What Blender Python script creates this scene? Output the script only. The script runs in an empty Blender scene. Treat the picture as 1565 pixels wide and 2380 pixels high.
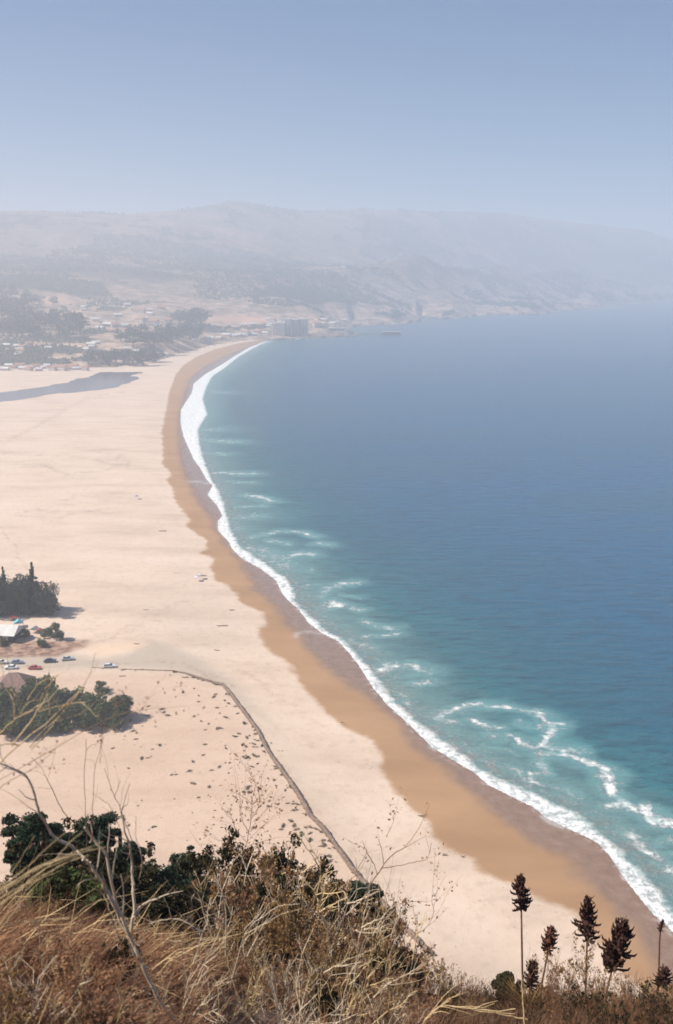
import bpy, math, random
import numpy as np
from mathutils import Vector
sc = bpy.context.scene
COL = sc.collection
R = math.radians
# ------------------------------------------------------------------ camera, sky, sun
F, CX, CY, HOR, H = 2314.0, 782.5, 1190.0, 640.0, 130.0
PITCH = math.atan((CY - HOR) / F)
cam_d = bpy.data.cameras.new('camera'); cam = bpy.data.objects.new('camera', cam_d); COL.objects.link(cam)
cam.location = (0, 0, H); cam.rotation_euler = (math.pi/2 - PITCH, 0, 0)
cam_d.sensor_fit = 'VERTICAL'; cam_d.sensor_height = 36; cam_d.lens = 35
cam_d.clip_start = 0.1; cam_d.clip_end = 60000
cam_d.dof.use_dof = True; cam_d.dof.focus_distance = 400; cam_d.dof.aperture_fstop = 4.5
sc.camera = cam
SUN = Vector((-0.70, -0.02, 0.72)).normalized()
w = bpy.data.worlds.new('World'); sc.world = w; w.use_nodes = True
nt = w.node_tree
sky = nt.nodes.new('ShaderNodeTexSky'); sky.sky_type = 'NISHITA'; sky.sun_disc = False
sky.sun_elevation = math.asin(SUN.z); sky.sun_rotation = math.atan2(SUN.x, SUN.y)
sky.altitude = 100; sky.air_density = 1.0; sky.dust_density = 0.3; sky.ozone_density = 5.0
tint = nt.nodes.new('ShaderNodeMix'); tint.data_type = 'RGBA'; tint.blend_type = 'MULTIPLY'; tint.inputs[0].default_value = 1; tint.inputs[7].default_value = (.08, .62, .96, 1)
nt.links.new(sky.outputs[0], tint.inputs[6]); nt.links.new(tint.outputs[2], nt.nodes['Background'].inputs[0]); nt.nodes['Background'].inputs[1].default_value = 0.042
sl = bpy.data.lights.new('sun', 'SUN'); sl.energy = 4.3; sl.angle = R(0.5); sl.color = (1, 0.93, 0.83)
so = bpy.data.objects.new('sun', sl); COL.objects.link(so); so.rotation_euler = SUN.to_track_quat('Z', 'Y').to_euler()
sc.view_settings.view_transform = 'Standard'; sc.view_settings.look = 'None'
sc.view_settings.exposure = 0.88; sc.view_settings.gamma = 1
sc.render.engine = 'CYCLES'
sc.cycles.use_denoising = True
sc.cycles.max_bounces = 5; sc.cycles.volume_bounces = 1; sc.cycles.diffuse_bounces = 2
sc.cycles.filter_width = 1.7
HAZE_DENSITY = 3.9e-4

# ------------------------------------------------------------------ helpers
rng = np.random.default_rng(7); random.seed(7)
def ray(vx, vy):
    x = (np.asarray(vx, float) - CX) / F; u = -(np.asarray(vy, float) - CY) / F
    return x, math.cos(PITCH) + u*math.sin(PITCH), -math.sin(PITCH) + u*math.cos(PITCH)
def G(vx, vy, z=0.0):
    x, y, d = ray(vx, vy); t = (z - H) / d
    return x*t, y*t
def GL(pts, z=0.0): return np.array([G(a, b, z) for a, b in pts])
def at_r(vx, vy, r):
    x, y, d = ray(vx, vy); k = r / np.hypot(x, y)
    return Vector((float(x*k), float(y*k), float(H + d*k)))
def smooth(t): t = np.clip(t, 0, 1); return t*t*(3-2*t)
def tag(o, label=None, cat=None, group=None, kind=None):
    if label: o['label'] = label
    if cat: o['category'] = cat
    if group: o['group'] = group
    if kind: o['kind'] = kind
    return o
def empty(name, loc, rz=0.0, s=1.0):
    o = bpy.data.objects.new(name, None); COL.objects.link(o); o.location = loc; o.rotation_euler.z = rz
    o.scale = (s, s, s) if not isinstance(s, tuple) else s; o.empty_display_size = 0.1
    return o
def copy_tree(o, parent=None):
    c = o.copy(); COL.objects.link(c); c.parent = parent
    for ch in list(o.children): copy_tree(ch, c)
    return c
class MB:
    def __init__(s): s.v = []; s.f = []; s.n = 0
    def add(s, v, f):
        v = np.asarray(v, float); s.v.append(v); n = s.n
        s.f.extend([tuple(i + n for i in q) for q in f]); s.n += len(v)
    def quads(s, v4):                       # (n,4,3)
        n = len(v4); s.v.append(v4.reshape(-1, 3)); b = s.n
        s.f.extend([(b+4*i, b+4*i+1, b+4*i+2, b+4*i+3) for i in range(n)]); s.n += 4*n
    def box(s, x0, x1, y0, y1, z0, z1, tx=0, ty=0):
        s.add([(x0,y0,z0),(x1,y0,z0),(x1,y1,z0),(x0,y1,z0),(x0+tx,y0+ty,z1),(x1-tx,y0+ty,z1),(x1-tx,y1-ty,z1),(x0+tx,y1-ty,z1)],
              [(0,3,2,1),(4,5,6,7),(0,1,5,4),(1,2,6,5),(2,3,7,6),(3,0,4,7)])
    def tube(s, pts, rad, k=4):
        pts = np.asarray(pts, float); n = len(pts)
        rad = np.full(n, rad) if np.isscalar(rad) else np.asarray(rad)
        t = np.gradient(pts, axis=0); t /= np.linalg.norm(t, axis=1)[:, None] + 1e-9
        ref = np.where(np.abs(t[:, 2:3]) > 0.9, [[1., 0, 0]], [[0, 0, 1.]])
        a = np.cross(t, ref); a /= np.linalg.norm(a, axis=1)[:, None] + 1e-9; b = np.cross(t, a)
        ang = np.arange(k) * 2*math.pi/k
        ring = pts[:, None] + rad[:, None, None]*(np.cos(ang)[None, :, None]*a[:, None] + np.sin(ang)[None, :, None]*b[:, None])
        f = []
        for i in range(n-1):
            for j in range(k): f.append((i*k+j, i*k+(j+1) % k, (i+1)*k+(j+1) % k, (i+1)*k+j))
        f.append(tuple(range(k))[::-1]); f.append(tuple((n-1)*k+j for j in range(k)))
        s.add(ring.reshape(-1, 3), f)
    def build(s, name, mat, parent=None, smoothed=False):
        me = bpy.data.meshes.new(name)
        me.from_pydata(np.concatenate(s.v).tolist() if s.v else [], [], s.f)
        if mat: me.materials.append(mat)
        if smoothed: me.polygons.foreach_set('use_smooth', [True]*len(me.polygons))
        me.update()
        o = bpy.data.objects.new(name, me); COL.objects.link(o)
        if parent: o.parent = parent
        return o
def hash2(ix, iy, seed):
    h = (ix.astype(np.int64)*374761393 + iy.astype(np.int64)*668265263 + seed*1442695041) & 0xffffffff
    h = ((h ^ (h >> 13)) * 1274126177) & 0xffffffff
    return ((h ^ (h >> 16)) & 0xffff) / 65535.0
def vnoise(x, y, seed=0):
    ix, iy = np.floor(x), np.floor(y); fx, fy = smooth(x-ix), smooth(y-iy)
    a = hash2(ix, iy, seed); b = hash2(ix+1, iy, seed); c = hash2(ix, iy+1, seed); d = hash2(ix+1, iy+1, seed)
    return (a*(1-fx)+b*fx)*(1-fy) + (c*(1-fx)+d*fx)*fy
def fbm(x, y, scale, octv=5, seed=0, ridged=False):
    s = 0; amp = 1; tot = 0; fr = 1/scale
    for i in range(octv):
        n = vnoise(x*fr + 17.3*i, y*fr - 9.1*i, seed+i)
        if ridged: n = 1 - np.abs(2*n-1)
        s = s + n*amp; tot += amp; amp *= 0.5; fr *= 2.03
    return s/tot
def seg_dist(px, py, line):
    best = np.full(px.shape, 1e18)
    for i in range(len(line)-1):
        ax, ay = line[i]; bx, by = line[i+1]; dx, dy = bx-ax, by-ay; L = dx*dx+dy*dy+1e-12
        t = np.clip(((px-ax)*dx+(py-ay)*dy)/L, 0, 1)
        d = (px-ax-t*dx)**2 + (py-ay-t*dy)**2
        best = np.minimum(best, d)
    return np.sqrt(best)
def inside(px, py, poly):
    r = np.zeros(px.shape, bool); n = len(poly); j = n-1
    for i in range(n):
        xi, yi = poly[i]; xj, yj = poly[j]
        c = ((yi > py) != (yj > py)) & (px < (xj-xi)*(py-yi)/((yj-yi) if yj != yi else 1e-12) + xi)
        r ^= c; j = i
    return r

# ------------------------------------------------------------------ materials
def M(name): 
    m = bpy.data.materials.new(name); m.use_nodes = True
    return m, m.node_tree, m.node_tree.nodes['Principled BSDF']
def noise_node(t, scale, detail=6, rough=0.6, coord=None, scl=None):
    n = t.nodes.new('ShaderNodeTexNoise'); n.inputs['Scale'].default_value = scale
    n.inputs['Detail'].default_value = detail; n.inputs['Roughness'].default_value = rough
    if coord is None:
        g = t.nodes.new('ShaderNodeNewGeometry'); coord = g.outputs['Position']
    if scl:
        mp = t.nodes.new('ShaderNodeMapping'); mp.inputs['Scale'].default_value = scl[0]; mp.inputs['Rotation'].default_value = scl[1]
        t.links.new(coord, mp.inputs[0]); coord = mp.outputs[0]
    t.links.new(coord, n.inputs['Vector'])
    return n.outputs['Fac']
def ramp(t, fac, stops):
    r = t.nodes.new('ShaderNodeValToRGB'); t.links.new(fac, r.inputs[0]); e = r.color_ramp.elements
    while len(e) < len(stops): e.new(0.5)
    for el, (p, c) in zip(e, stops):
        el.position = p; el.color = (*c, 1) if not np.isscalar(c) else (c, c, c, 1)
    return r.outputs[0]
def mix(t, fac, a, b):
    m = t.nodes.new('ShaderNodeMix'); m.data_type = 'RGBA'
    for s, v in ((m.inputs[0], fac), (m.inputs[6], a), (m.inputs[7], b)):
        if isinstance(v, (int, float)): s.default_value = v
        elif isinstance(v, tuple): s.default_value = (*v, 1)
        else: t.links.new(v, s)
    return m.outputs[2]
def math_(t, op, a, b=0.0, c=None):
    m = t.nodes.new('ShaderNodeMath'); m.operation = op
    for s, v in zip(m.inputs, (a, b, c)):
        if v is None: continue
        if isinstance(v, (int, float)): s.default_value = v
        else: t.links.new(v, s)
    return m.outputs[0]
def mrange(t, v, a, b, lo=0.0, hi=1.0):
    m = t.nodes.new('ShaderNodeMapRange'); m.interpolation_type = 'SMOOTHSTEP'; t.links.new(v, m.inputs[0])
    m.inputs[1].default_value = a; m.inputs[2].default_value = b; m.inputs[3].default_value = lo; m.inputs[4].default_value = hi
    return m.outputs[0]
def attr(t, name):
    a = t.nodes.new('ShaderNodeAttribute'); a.attribute_name = name; return a.outputs['Fac']
def bump(t, p, h, strength, dist):
    b = t.nodes.new('ShaderNodeBump'); b.inputs['Strength'].default_value = strength; b.inputs['Distance'].default_value = dist
    t.links.new(h, b.inputs['Height']); t.links.new(b.outputs[0], p.inputs['Normal'])
def simple(name, c1, c2, scale=3, rough=0.8, bmp=0.3, bdist=0.02, obj_coord=True, spec=0.3, lo=0.35, hi=0.65):
    m, t, p = M(name)
    co = None
    if obj_coord: co = t.nodes.new('ShaderNodeTexCoord').outputs['Object']
    n = noise_node(t, scale, 4, 0.6, co)
    t.links.new(ramp(t, n, [(lo, c1), (hi, c2)]), p.inputs['Base Color'])
    p.inputs['Roughness'].default_value = rough; p.inputs['Specular IOR Level'].default_value = spec
    if bmp: bump(t, p, n, bmp, bdist)
    return m
def leafy(name, c1, c2, scale=1.5, trans=0.25, c3=None):
    m, t, p = M(name)
    co = t.nodes.new('ShaderNodeTexCoord').outputs['Object']
    n = noise_node(t, scale, 3, 0.7, co)
    st = [(0.3, c1), (0.6, c2)] + ([(0.75, c3)] if c3 else [])
    colr = ramp(t, n, st)
    t.links.new(colr, p.inputs['Base Color']); p.inputs['Roughness'].default_value = 0.75
    p.inputs['Specular IOR Level'].default_value = 0.15
    tr = t.nodes.new('ShaderNodeBsdfTranslucent'); t.links.new(colr, tr.inputs[0])
    ms = t.nodes.new('ShaderNodeMixShader'); ms.inputs[0].default_value = trans
    t.links.new(p.outputs[0], ms.inputs[1]); t.links.new(tr.outputs[0], ms.inputs[2])
    t.links.new(ms.outputs[0], t.nodes['Material Output'].inputs[0])
    return m

# ------------------------------------------------------------------ traced lines (photo points laid on the ground plane)
W_px = [(1800,2480),(1700,2330),(1620,2220),(1565,2165),(1542,2143),(1517,2122),(1488,2086),(1463,2054),(1438,2018),(1416,1986),(1390,1958),(1372,1948),
 (1314,1922),(1270,1900),(1243,1877),(1199,1855),(1137,1824),(1101,1793),(1062,1771),(1004,1735),(960,1691),(902,1638),(871,1602),(832,1541),(803,1507),
 (790,1491),(751,1472),(720,1449),(693,1414),(662,1387),(643,1349),(605,1320),(566,1299),(543,1279),(531,1256),(508,1233),(508,1210),(519,1200),(506,1175),
 (484,1150),(496,1129),(481,1114),(466,1087),(451,1067),(427,1013),(420,979),(422,952),(447,913),(451,892),(478,870),(514,849),(545,829),(580,808),
 (627,790),(668,789),(719,784),(737,785),(790,782),(803,777),(800,764),(816,757),(869,755),(949,751),(975,739),(1054,741),(1107,733),(1187,732),
 (1250,731),(1292,723),(1372,719),(1451,707),(1565,699),(1800,692),(2200,690),(2600,690)]
W = GL(W_px)
LAND = np.vstack([[[320,-2400],[210,-400],[150,-50],[125,60]], W, [[16000,6000],[16000,16000],[-16000,16000],[-16000,-2400]]])
SHORE = np.vstack([[[320,-2400],[210,-400],[150,-50],[125,60]], W])
D_px = [(1640,2450),(1520,2330),(1434,2251),(1391,2193),(1345,2143),(1313,2122),(1255,2093),(1191,2061),(1170,2057),(1123,2036),(1094,2006),(1048,1993),(1022,1975),
 (999,1935),(982,1904),(951,1882),(920,1851),(889,1815),(887,1780),(878,1742),(850,1712),(800,1690),(770,1670),(732,1640),(702,1605),(690,1575),(666,1545),
 (632,1522),(601,1487),(597,1464),(614,1449),(605,1426),(551,1399),(543,1376),(501,1349),(487,1326),(497,1299),(460,1284),(481,1275),(474,1252),(430,1222),
 (439,1206),(404,1168),(400,1141),(385,1117),(397,1102),(377,1083),(377,1033),(373,1006),(385,956),(393,909),(408,871),(425,850),(455,830),(500,812),(560,797),(620,788)]
D = GL(D_px, 0.5)
E_px = [(1700,2480),(1600,2340),(1524,2229),(1488,2193),(1452,2140),(1417,2097),(1363,2054),(1338,2032),(1341,2006),(1314,1984),(1239,1953),(1177,1917),(1133,1882),
 (1084,1842),(1026,1784),(960,1735),(929,1690),(880,1643),(840,1612),(800,1590),(740,1541),(697,1487),(678,1460),(643,1426),(620,1395),(578,1356),(560,1310),
 (536,1284),(505,1242),(481,1191),(462,1171),(431,1117),(416,1063),(412,1006),(414,963),(429,909),(440,880),(470,855),(540,820),(622,789)]
E = GL(E_px, 0.3)
FO_px = [(1640,2200),(1590,2150),(1527,2068),(1492,2028),(1447,1984),(1399,1940),(1359,1904),(1297,1873),(1239,1842),(1159,1812),(1115,1785),(1066,1752),(1020,1715),(975,1683),(930,1645),(900,1612),
 (871,1569),(840,1534),(817,1507),(797,1487),(755,1465),(743,1449),(720,1433),(684,1399),(680,1368),(657,1341),(622,1314),(588,1293),(556,1268),(545,1248),(531,1221),(528,1202),
 (518,1168),(503,1133),(491,1114),(480,1087),(471,1063),(463,1025),(460,998),(482,963),(471,929),(479,902),(493,875),(524,854),(555,829),(586,811),(625,791)]
FO = GL(FO_px)
LAND_BACK = [[-16000, 3500], [-16000, -2400]]
def region(curve): return np.vstack([[[curve[0][0], -2400]], curve, [[-2000, 2500]], LAND_BACK])
def c8(p): return [(870.9+a*.4435, 1473.8+b*.4435) for a, b in p]
def c7(p): return [(335+a*.3853, 870.9+b*.3853) for a, b in p]
ST = [  # foam streaks: points, width in metres, strength
 (c8([(310,440),(380,400),(470,385),(560,370),(680,375),(770,395),(880,420),(900,460),(960,475),(920,520),(870,570),(800,580),(740,550),(690,535)]),1.15,1),
 (c8([(870,570),(950,590),(1055,605)]),1.5,1),(c8([(870,625),(960,620),(1060,650),(1150,690),(1230,730),(1200,780),(1230,830),(1290,870),(1330,910),(1400,935),(1440,925),(1490,980),(1565,1005),(1700,1060)]),1.4,1),
 (c8([(510,450),(550,470),(640,485)]),1.2,.9),(c8([(880,620),(860,680),(900,710),(810,725),(830,770),(960,790),(1050,840)]),1.0,.8),(c8([(590,520),(640,550)]),1.6,.65),
 (c8([(1200,910),(1290,910),(1370,930)]),1.3,.8),(c8([(750,470),(870,490),(900,450)]),1.6,.6),(c8([(20,180),(110,160),(200,155),(250,180),(300,195)]),1.8,.85),
 (c8([(210,260),(300,250)]),1.6,.7),(c8([(670,680),(730,720),(830,790)]),1.2,.7),(c8([(1320,1050),(1370,1120),(1450,1180),(1565,1250)]),1.4,.8),
 (c8([(1430,1120),(1500,1085),(1565,1070)]),1.0,.7),(c8([(330,450),(430,465)]),1.3,.8),(c8([(540,585),(680,600),(740,620)]),1.0,.5),(c8([(60,200),(140,230),(230,215)]),1.6,.5),
 (c8([(850,830),(950,850),(1040,880)]),1.4,.5),(c8([(1480,1180),(1540,1170)]),1.2,.6),(c8([(130,330),(170,370)]),1.6,.7),(c8([(400,560),(520,620),(640,680)]),2.2,.5),
 (c7([(620,980),(700,965),(800,945),(900,945),(980,960),(1050,980)]),1.5,.85),(c7([(1050,1020),(1110,1025)]),2,.9),(c7([(740,1000),(850,1015),(870,1025)]),2.4,.6),
 (c7([(900,1090),(960,1080),(1010,1085)]),2.4,.85),(c7([(560,1045),(700,1065),(800,1100),(830,1150)]),6,.62),(c7([(1060,1340),(1100,1290),(1170,1265),(1280,1252)]),1.7,.85),
 (c7([(1140,1370),(1170,1395),(1130,1405)]),1.8,.95),(c7([(1260,1410),(1300,1420)]),1.8,.7),(c7([(1210,1330),(1300,1340)]),1.3,.6),(c7([(1340,1485),(1400,1510),(1500,1525)]),1.5,.8),
 (c7([(1340,1575),(1500,1560)]),1.5,.75),(c7([(440,590),(540,595),(640,598)]),3.2,.8),(c7([(500,645),(640,650)]),2.6,.65),(c7([(610,730),(700,740),(765,765)]),2.4,.85),
 (c7([(560,795),(720,790)]),2.2,.65),(c7([(350,390),(430,400),(540,405)]),5,.7),(c7([(360,470),(480,480)]),4,.65),(c7([(970,1270),(1050,1270)]),1.3,.6),
 (c7([(1180,1600),(1260,1610),(1350,1640)]),2.2,.7),(c7([(500,880),(600,860),(680,850)]),6,.5),(c7([(470,905),(560,930)]),4,.5),(c7([(880,1430),(960,1440),(1040,1430)]),3,.45),
 (c7([(1000,1180),(880,1180)]),4,.4),(c7([(340,330),(420,330)]),9,.55),(c7([(350,90),(470,110)]),9,.45),(c7([(1030,745),(1090,748)]),9,.0),
]

# ------------------------------------------------------------------ terrain functions
colX = np.array([-400,0,300,640,950,1250,1565,1900,2600.])
footX = np.array([-400,0,200,330,400,480,560,627,720,790,816,870,950,975,1054,1107,1187,1250,1292,1372,1451,1565,1800,2200,2600.])
footV = np.array([862,856,852,846,822,802,790,786,780,776,757,754,750,738,739,732,730.5,729.5,721.5,717.5,706,698,691,689.5,689.5])
skyX = np.array([-600,-200,0,70,150,300,420,480,540,600,650,700,780,850,950,1050,1200,1300,1400,1500,1565,1650,1800,2100,2600.])
skyV = np.array([520,500,491,487,492,500,490,482,471,476,485,493,488,485,491,494,500,510,518,530,553,580,615,655,689.])
def tel(col, v):
    x, y, d = ray(col, v); return d/np.hypot(x, y)
def layers(col):
    f = np.interp(col, footX, footV); x, y, d = ray(col, f); R0 = np.hypot(x, y)*(-(H-1.5)/d)
    I = lambda a: np.interp(col, colX, a)
    Rs = [R0, R0+I([180,180,200,120,60,60,60,60,60]), I([2200,2200,2300,2600,3300,4150,5600,6000,6000]), I([2800,2800,2900,3100,3800,4700,5900,6300,6300]),
          I([3300,3300,3400,3700,4300,5200,6200,6600,6700]), I([4400,4400,4500,4900,5400,6100,6800,7300,7900])]
    Vs = [f, np.maximum(f-60, I([815,812,795,764,733,714,692,688,689.5])), I([725,725,715,705,690,695,676,680,689.]), I([640,640,635,628,598,640,663,675,688.]),
          I([600,600,600,602,630,658,680,690,689.]), np.interp(col, skyX, skyV)]
    for k in range(1, 6): Rs[k] = np.maximum(Rs[k], Rs[k-1]+40)
    Zs = [H + r_*tel(col, v_) for r_, v_ in zip(Rs, Vs)]
    Zs[0] = np.full_like(R0, 1.0)
    Rs.append(Rs[5]+4000); Zs.append(Zs[5]*0.35)
    return Rs, Zs
def hill_z(x, y):
    x = np.asarray(x, float); y = np.asarray(y, float)
    yy = np.maximum(y, 1.0); col = np.clip(CX + F*1.028*x/yy, -400, 2600); r = np.hypot(x, y)
    Rs, Zs = layers(col); z = np.full(x.shape, -50.0)
    for k in range(6):
        t = (r-Rs[k])/(Rs[k+1]-Rs[k]); m = (t >= 0) & (t <= 1)
        tt = 0.5*t + 0.5*smooth(t)
        z = np.where(m, Zs[k]*(1-tt)+Zs[k+1]*tt, z)
    z = np.where(r > Rs[6], Zs[6], z)
    g = np.clip((r-Rs[0])/250, 0, 1)
    on = z > 0
    amp = 6 + 0.011*np.clip(r-1500, 0, 5000)
    n = (fbm(x, y, 520, 6, 3, True)-0.62)*amp*2.0
    keep = 1 - 0.8*smooth((r-Rs[4])/np.maximum(Rs[5]-Rs[4], 1))
    z = np.where(on & (y > 600), np.maximum(z + n*g*keep, 1.2), z)
    if SHORE_CAP: z = np.minimum(z, 1.0 + 0.5*seg_dist(x, y, SHORE))
    return np.where(y > 600, z, -50.0)
SHORE_CAP = True
SX = np.array([-1200,0,200,400,700,950,1200,1565,2400.])
SV = np.array([2060,2135,2165,2210,2262,2300,2322,2332,2340.])
SB = np.array([7,8,8.5,9.5,12,13,14.5,15,15.])
def slope_z(x, y):
    x = np.asarray(x, float); y = np.asarray(y, float); r = np.hypot(x, y)+1e-6
    th = np.arctan2(x, np.maximum(y, 0.02*r))
    col = np.clip(CX + F*0.87*np.tan(np.clip(th, -1.2, 1.2)), -1200, 2400)
    tv = -tel(col, np.interp(col, SX, SV)); db = np.interp(col, SX, SB)
    s1 = tv - 1.6/db; s2 = 0.96
    fwd = smooth((y/r+0.25)/0.6)                      # behind the viewer the headland is a plateau
    k = 1.6
    sp = k*np.logaddexp(0, (r-db-1.5)/k) - k*np.logaddexp(0, -(db+1.5)/k)
    drop = 1.6 + (s1*r + (s2-s1)*sp)
    z = H - 1.6 - (drop-1.6)*fwd
    z = z + (fbm(x, y, 2.6, 4, 11)-0.5)*0.35*np.clip(r/3, 0, 1) + (fbm(x, y, 14, 3, 5)-0.5)*np.clip((r-14)/20, 0, 1)*2.0
    return z
def beach_z(x, y, land, ds): return np.where(land, np.minimum(1.0, 0.03*ds), np.maximum(-4.0, -0.05*ds-0.02))
def terrain_pt(vx, vy, rmin=200.0):
    r = np.geomspace(rmin, 9500, 2500); x, y, d = ray(vx, vy); k = r/np.hypot(x, y); X, Y, Z = x*k, y*k, H+d*k
    T = np.maximum(hill_z(X, Y), 1.0); i = int(np.argmax(T >= Z))
    return Vector((float(X[i]), float(Y[i]), float(T[i])))

# ------------------------------------------------------------------ grid
th = np.radians(np.concatenate([np.linspace(-88, -24, 70)[:-1], np.linspace(-24, 24, 521), np.linspace(24, 88, 70)[1:]]))
rows = [0.4]
while rows[-1] < 14500:
    r_ = rows[-1]
    rows.append(r_ + (0.22 if r_ < 16 else 1.2 if r_ < 120 else min(max(4.2*r_*r_/300000, 0.8), 26 if r_ < 8500 else 150)))
rows = np.array(rows)
TH, RR = np.meshgrid(th, rows); GX, GY = RR*np.sin(TH), RR*np.cos(TH)
print('grid', GX.shape)
def grid_mesh(name, Z, mask_face, attrs, mat, X=GX, Y=GY):
    nr, nc = X.shape
    idx = np.arange(nr*nc).reshape(nr, nc)
    q = np.stack([idx[:-1, :-1], idx[:-1, 1:], idx[1:, 1:], idx[1:, :-1]], -1)[mask_face]
    used = np.unique(q); rem = np.full(nr*nc, -1); rem[used] = np.arange(len(used)); q = rem[q][:, ::-1]
    me = bpy.data.meshes.new(name); me.vertices.add(len(used)); me.loops.add(q.size); me.polygons.add(len(q))
    co = np.stack([X.ravel()[used], Y.ravel()[used], Z.ravel()[used]], -1)
    me.vertices.foreach_set('co', co.ravel()); me.loops.foreach_set('vertex_index', q.ravel().astype(np.int32))
    me.polygons.foreach_set('loop_start', np.arange(0, q.size, 4, dtype=np.int32))
    me.polygons.foreach_set('use_smooth', np.ones(len(q), bool))
    me.update(calc_edges=True); me.validate()
    for k, a in attrs.items():
        at = me.attributes.new(k, 'FLOAT', 'POINT'); at.data.foreach_set('value', a.ravel()[used].astype(np.float32))
    me.materials.append(mat)
    o = bpy.data.objects.new(name, me); COL.objects.link(o); return o
land = inside(GX, GY, LAND); ds = seg_dist(GX, GY, SHORE)
def signed(curve, cap=200):
    d = seg_dist(GX, GY, curve); i = inside(GX, GY, region(curve)); return np.where(i, d, -d).clip(-cap, cap)
sd_dry, sd_damp = signed(D), signed(E)
Zs_ = slope_z(GX, GY); Zs_ = np.where(RR < 230, Zs_, -50); Zh = np.where(RR > 1000, hill_z(GX, GY), -50)
Zh = np.where(land, Zh, -50)
Zb = beach_z(GX, GY, land, ds) + np.where(land & (ds > 40), (fbm(GX, GY, 25, 4, 21)-0.5)*0.25*np.clip((ds-40)/40, 0, 1), 0)
Z = np.maximum(np.maximum(Zb, Zs_), Zh)
fm = lambda a: (a[:-1, :-1] | a[1:, 1:] | a[:-1, 1:] | a[1:, :-1])
m_slope = fm(Zs_ > Zb); m_hill = fm(Zh > Zb+0.05) & ~m_slope; m_beach = ~m_slope & ~m_hill

# gravelly ground: soft zone traced on the sand
def soft_poly(px, soft):
    P = GL(px, 1.0); d = seg_dist(GX, GY, np.vstack([P, P[:1]])); i = inside(GX, GY, P)
    return smooth(np.where(i, d, -d)/soft*0.5+0.5)
grav = soft_poly([(-60,1528),(170,1522),(230,1532),(300,1520),(345,1488),(400,1500),(470,1530),(560,1605),(640,1690),(560,1640),(525,1596),(462,1576),(404,1558),(250,1552),(-60,1558)], 5)
grav = np.maximum(grav, 0.45*soft_poly([(540,1600),(620,1640),(760,1830),(880,1990),(1020,2140),(1160,2200),(1290,2290),(1100,2290),(860,2060),(720,1890)], 9))
grav = np.maximum(grav, 0.35*soft_poly([(430,1330),(520,1420),(560,1490),(500,1540),(380,1470),(330,1400)], 18))
scar = soft_poly([(-60,1488),(100,1490),(208,1487),(200,1503),(130,1526),(-60,1530)], 2.0)
rough_area = soft_poly([(-60,1570),(400,1562),(520,1600),(860,2070),(1000,2230),(-60,2230)], 6)
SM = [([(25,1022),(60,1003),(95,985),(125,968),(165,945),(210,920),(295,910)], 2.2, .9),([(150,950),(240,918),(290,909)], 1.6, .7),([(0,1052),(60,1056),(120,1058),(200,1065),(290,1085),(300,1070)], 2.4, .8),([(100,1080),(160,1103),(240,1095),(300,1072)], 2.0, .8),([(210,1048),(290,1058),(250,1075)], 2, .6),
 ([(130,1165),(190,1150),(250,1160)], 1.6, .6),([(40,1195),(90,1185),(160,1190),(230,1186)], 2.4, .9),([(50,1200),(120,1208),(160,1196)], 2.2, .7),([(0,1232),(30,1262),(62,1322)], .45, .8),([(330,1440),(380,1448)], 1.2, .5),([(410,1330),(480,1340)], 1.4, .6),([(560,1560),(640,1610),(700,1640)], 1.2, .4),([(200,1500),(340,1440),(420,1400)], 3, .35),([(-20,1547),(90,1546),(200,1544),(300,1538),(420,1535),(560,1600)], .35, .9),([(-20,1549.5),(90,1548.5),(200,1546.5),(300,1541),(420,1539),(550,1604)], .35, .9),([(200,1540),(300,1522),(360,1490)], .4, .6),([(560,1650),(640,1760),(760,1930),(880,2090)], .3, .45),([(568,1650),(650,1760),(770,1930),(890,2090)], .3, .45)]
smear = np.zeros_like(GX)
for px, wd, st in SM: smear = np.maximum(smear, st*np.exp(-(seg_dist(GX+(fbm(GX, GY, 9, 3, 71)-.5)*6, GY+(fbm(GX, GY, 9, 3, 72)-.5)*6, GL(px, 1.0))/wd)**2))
warm = 0.7*soft_poly([(215,1500),(330,1492),(345,1500),(250,1522),(200,1515)], 4)

# sand
msand, t, p = M('beach_sand')
n1 = noise_node(t, 0.35, 8, 0.65); n2 = noise_node(t, 0.02, 6, 0.6, scl=((1, 2.6, 1), (0, 0, 0.5))); n3 = noise_node(t, 2.2, 5, 0.7)
dry = ramp(t, n2, [(0.3, (.50,.375,.285)), (0.5, (.62,.475,.365)), (0.7, (.67,.525,.42))])
dry = mix(t, mrange(t, n1, 0.50, 0.66, 0, 0.30), dry, (.40,.30,.22))
dry = mix(t, mrange(t, noise_node(t, 0.006, 7, 0.7, scl=((1, 3.0, 1), (0, 0, -0.3))), 0.56, 0.68, 0, 0.35), dry, (.42,.31,.24))
ra = attr(t, 'rough'); spots = mrange(t, n3, 0.56, 0.70)
dry = mix(t, math_(t, 'MULTIPLY', ra, 0.45), dry, (.50,.33,.225))
dry = mix(t, math_(t, 'MULTIPLY', math_(t, 'MULTIPLY', ra, spots), 0.65), dry, (.25,.15,.105))
dry = mix(t, math_(t, 'MULTIPLY', attr(t, 'gravel'), 0.8), dry, (.40,.335,.265))
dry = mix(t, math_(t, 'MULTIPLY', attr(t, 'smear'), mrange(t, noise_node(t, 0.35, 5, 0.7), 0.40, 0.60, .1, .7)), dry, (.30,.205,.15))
dry = mix(t, mrange(t, noise_node(t, 0.9, 3, 0.6), 0.655, 0.72, 0, .6), dry, (.24,.16,.115))
dry = mix(t, attr(t, 'warm'), dry, (.68,.49,.33))
dry = mix(t, attr(t, 'scar'), dry, ramp(t, n1, [(0.42, (.17,.09,.06)), (0.6, (.42,.27,.19))]))
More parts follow.
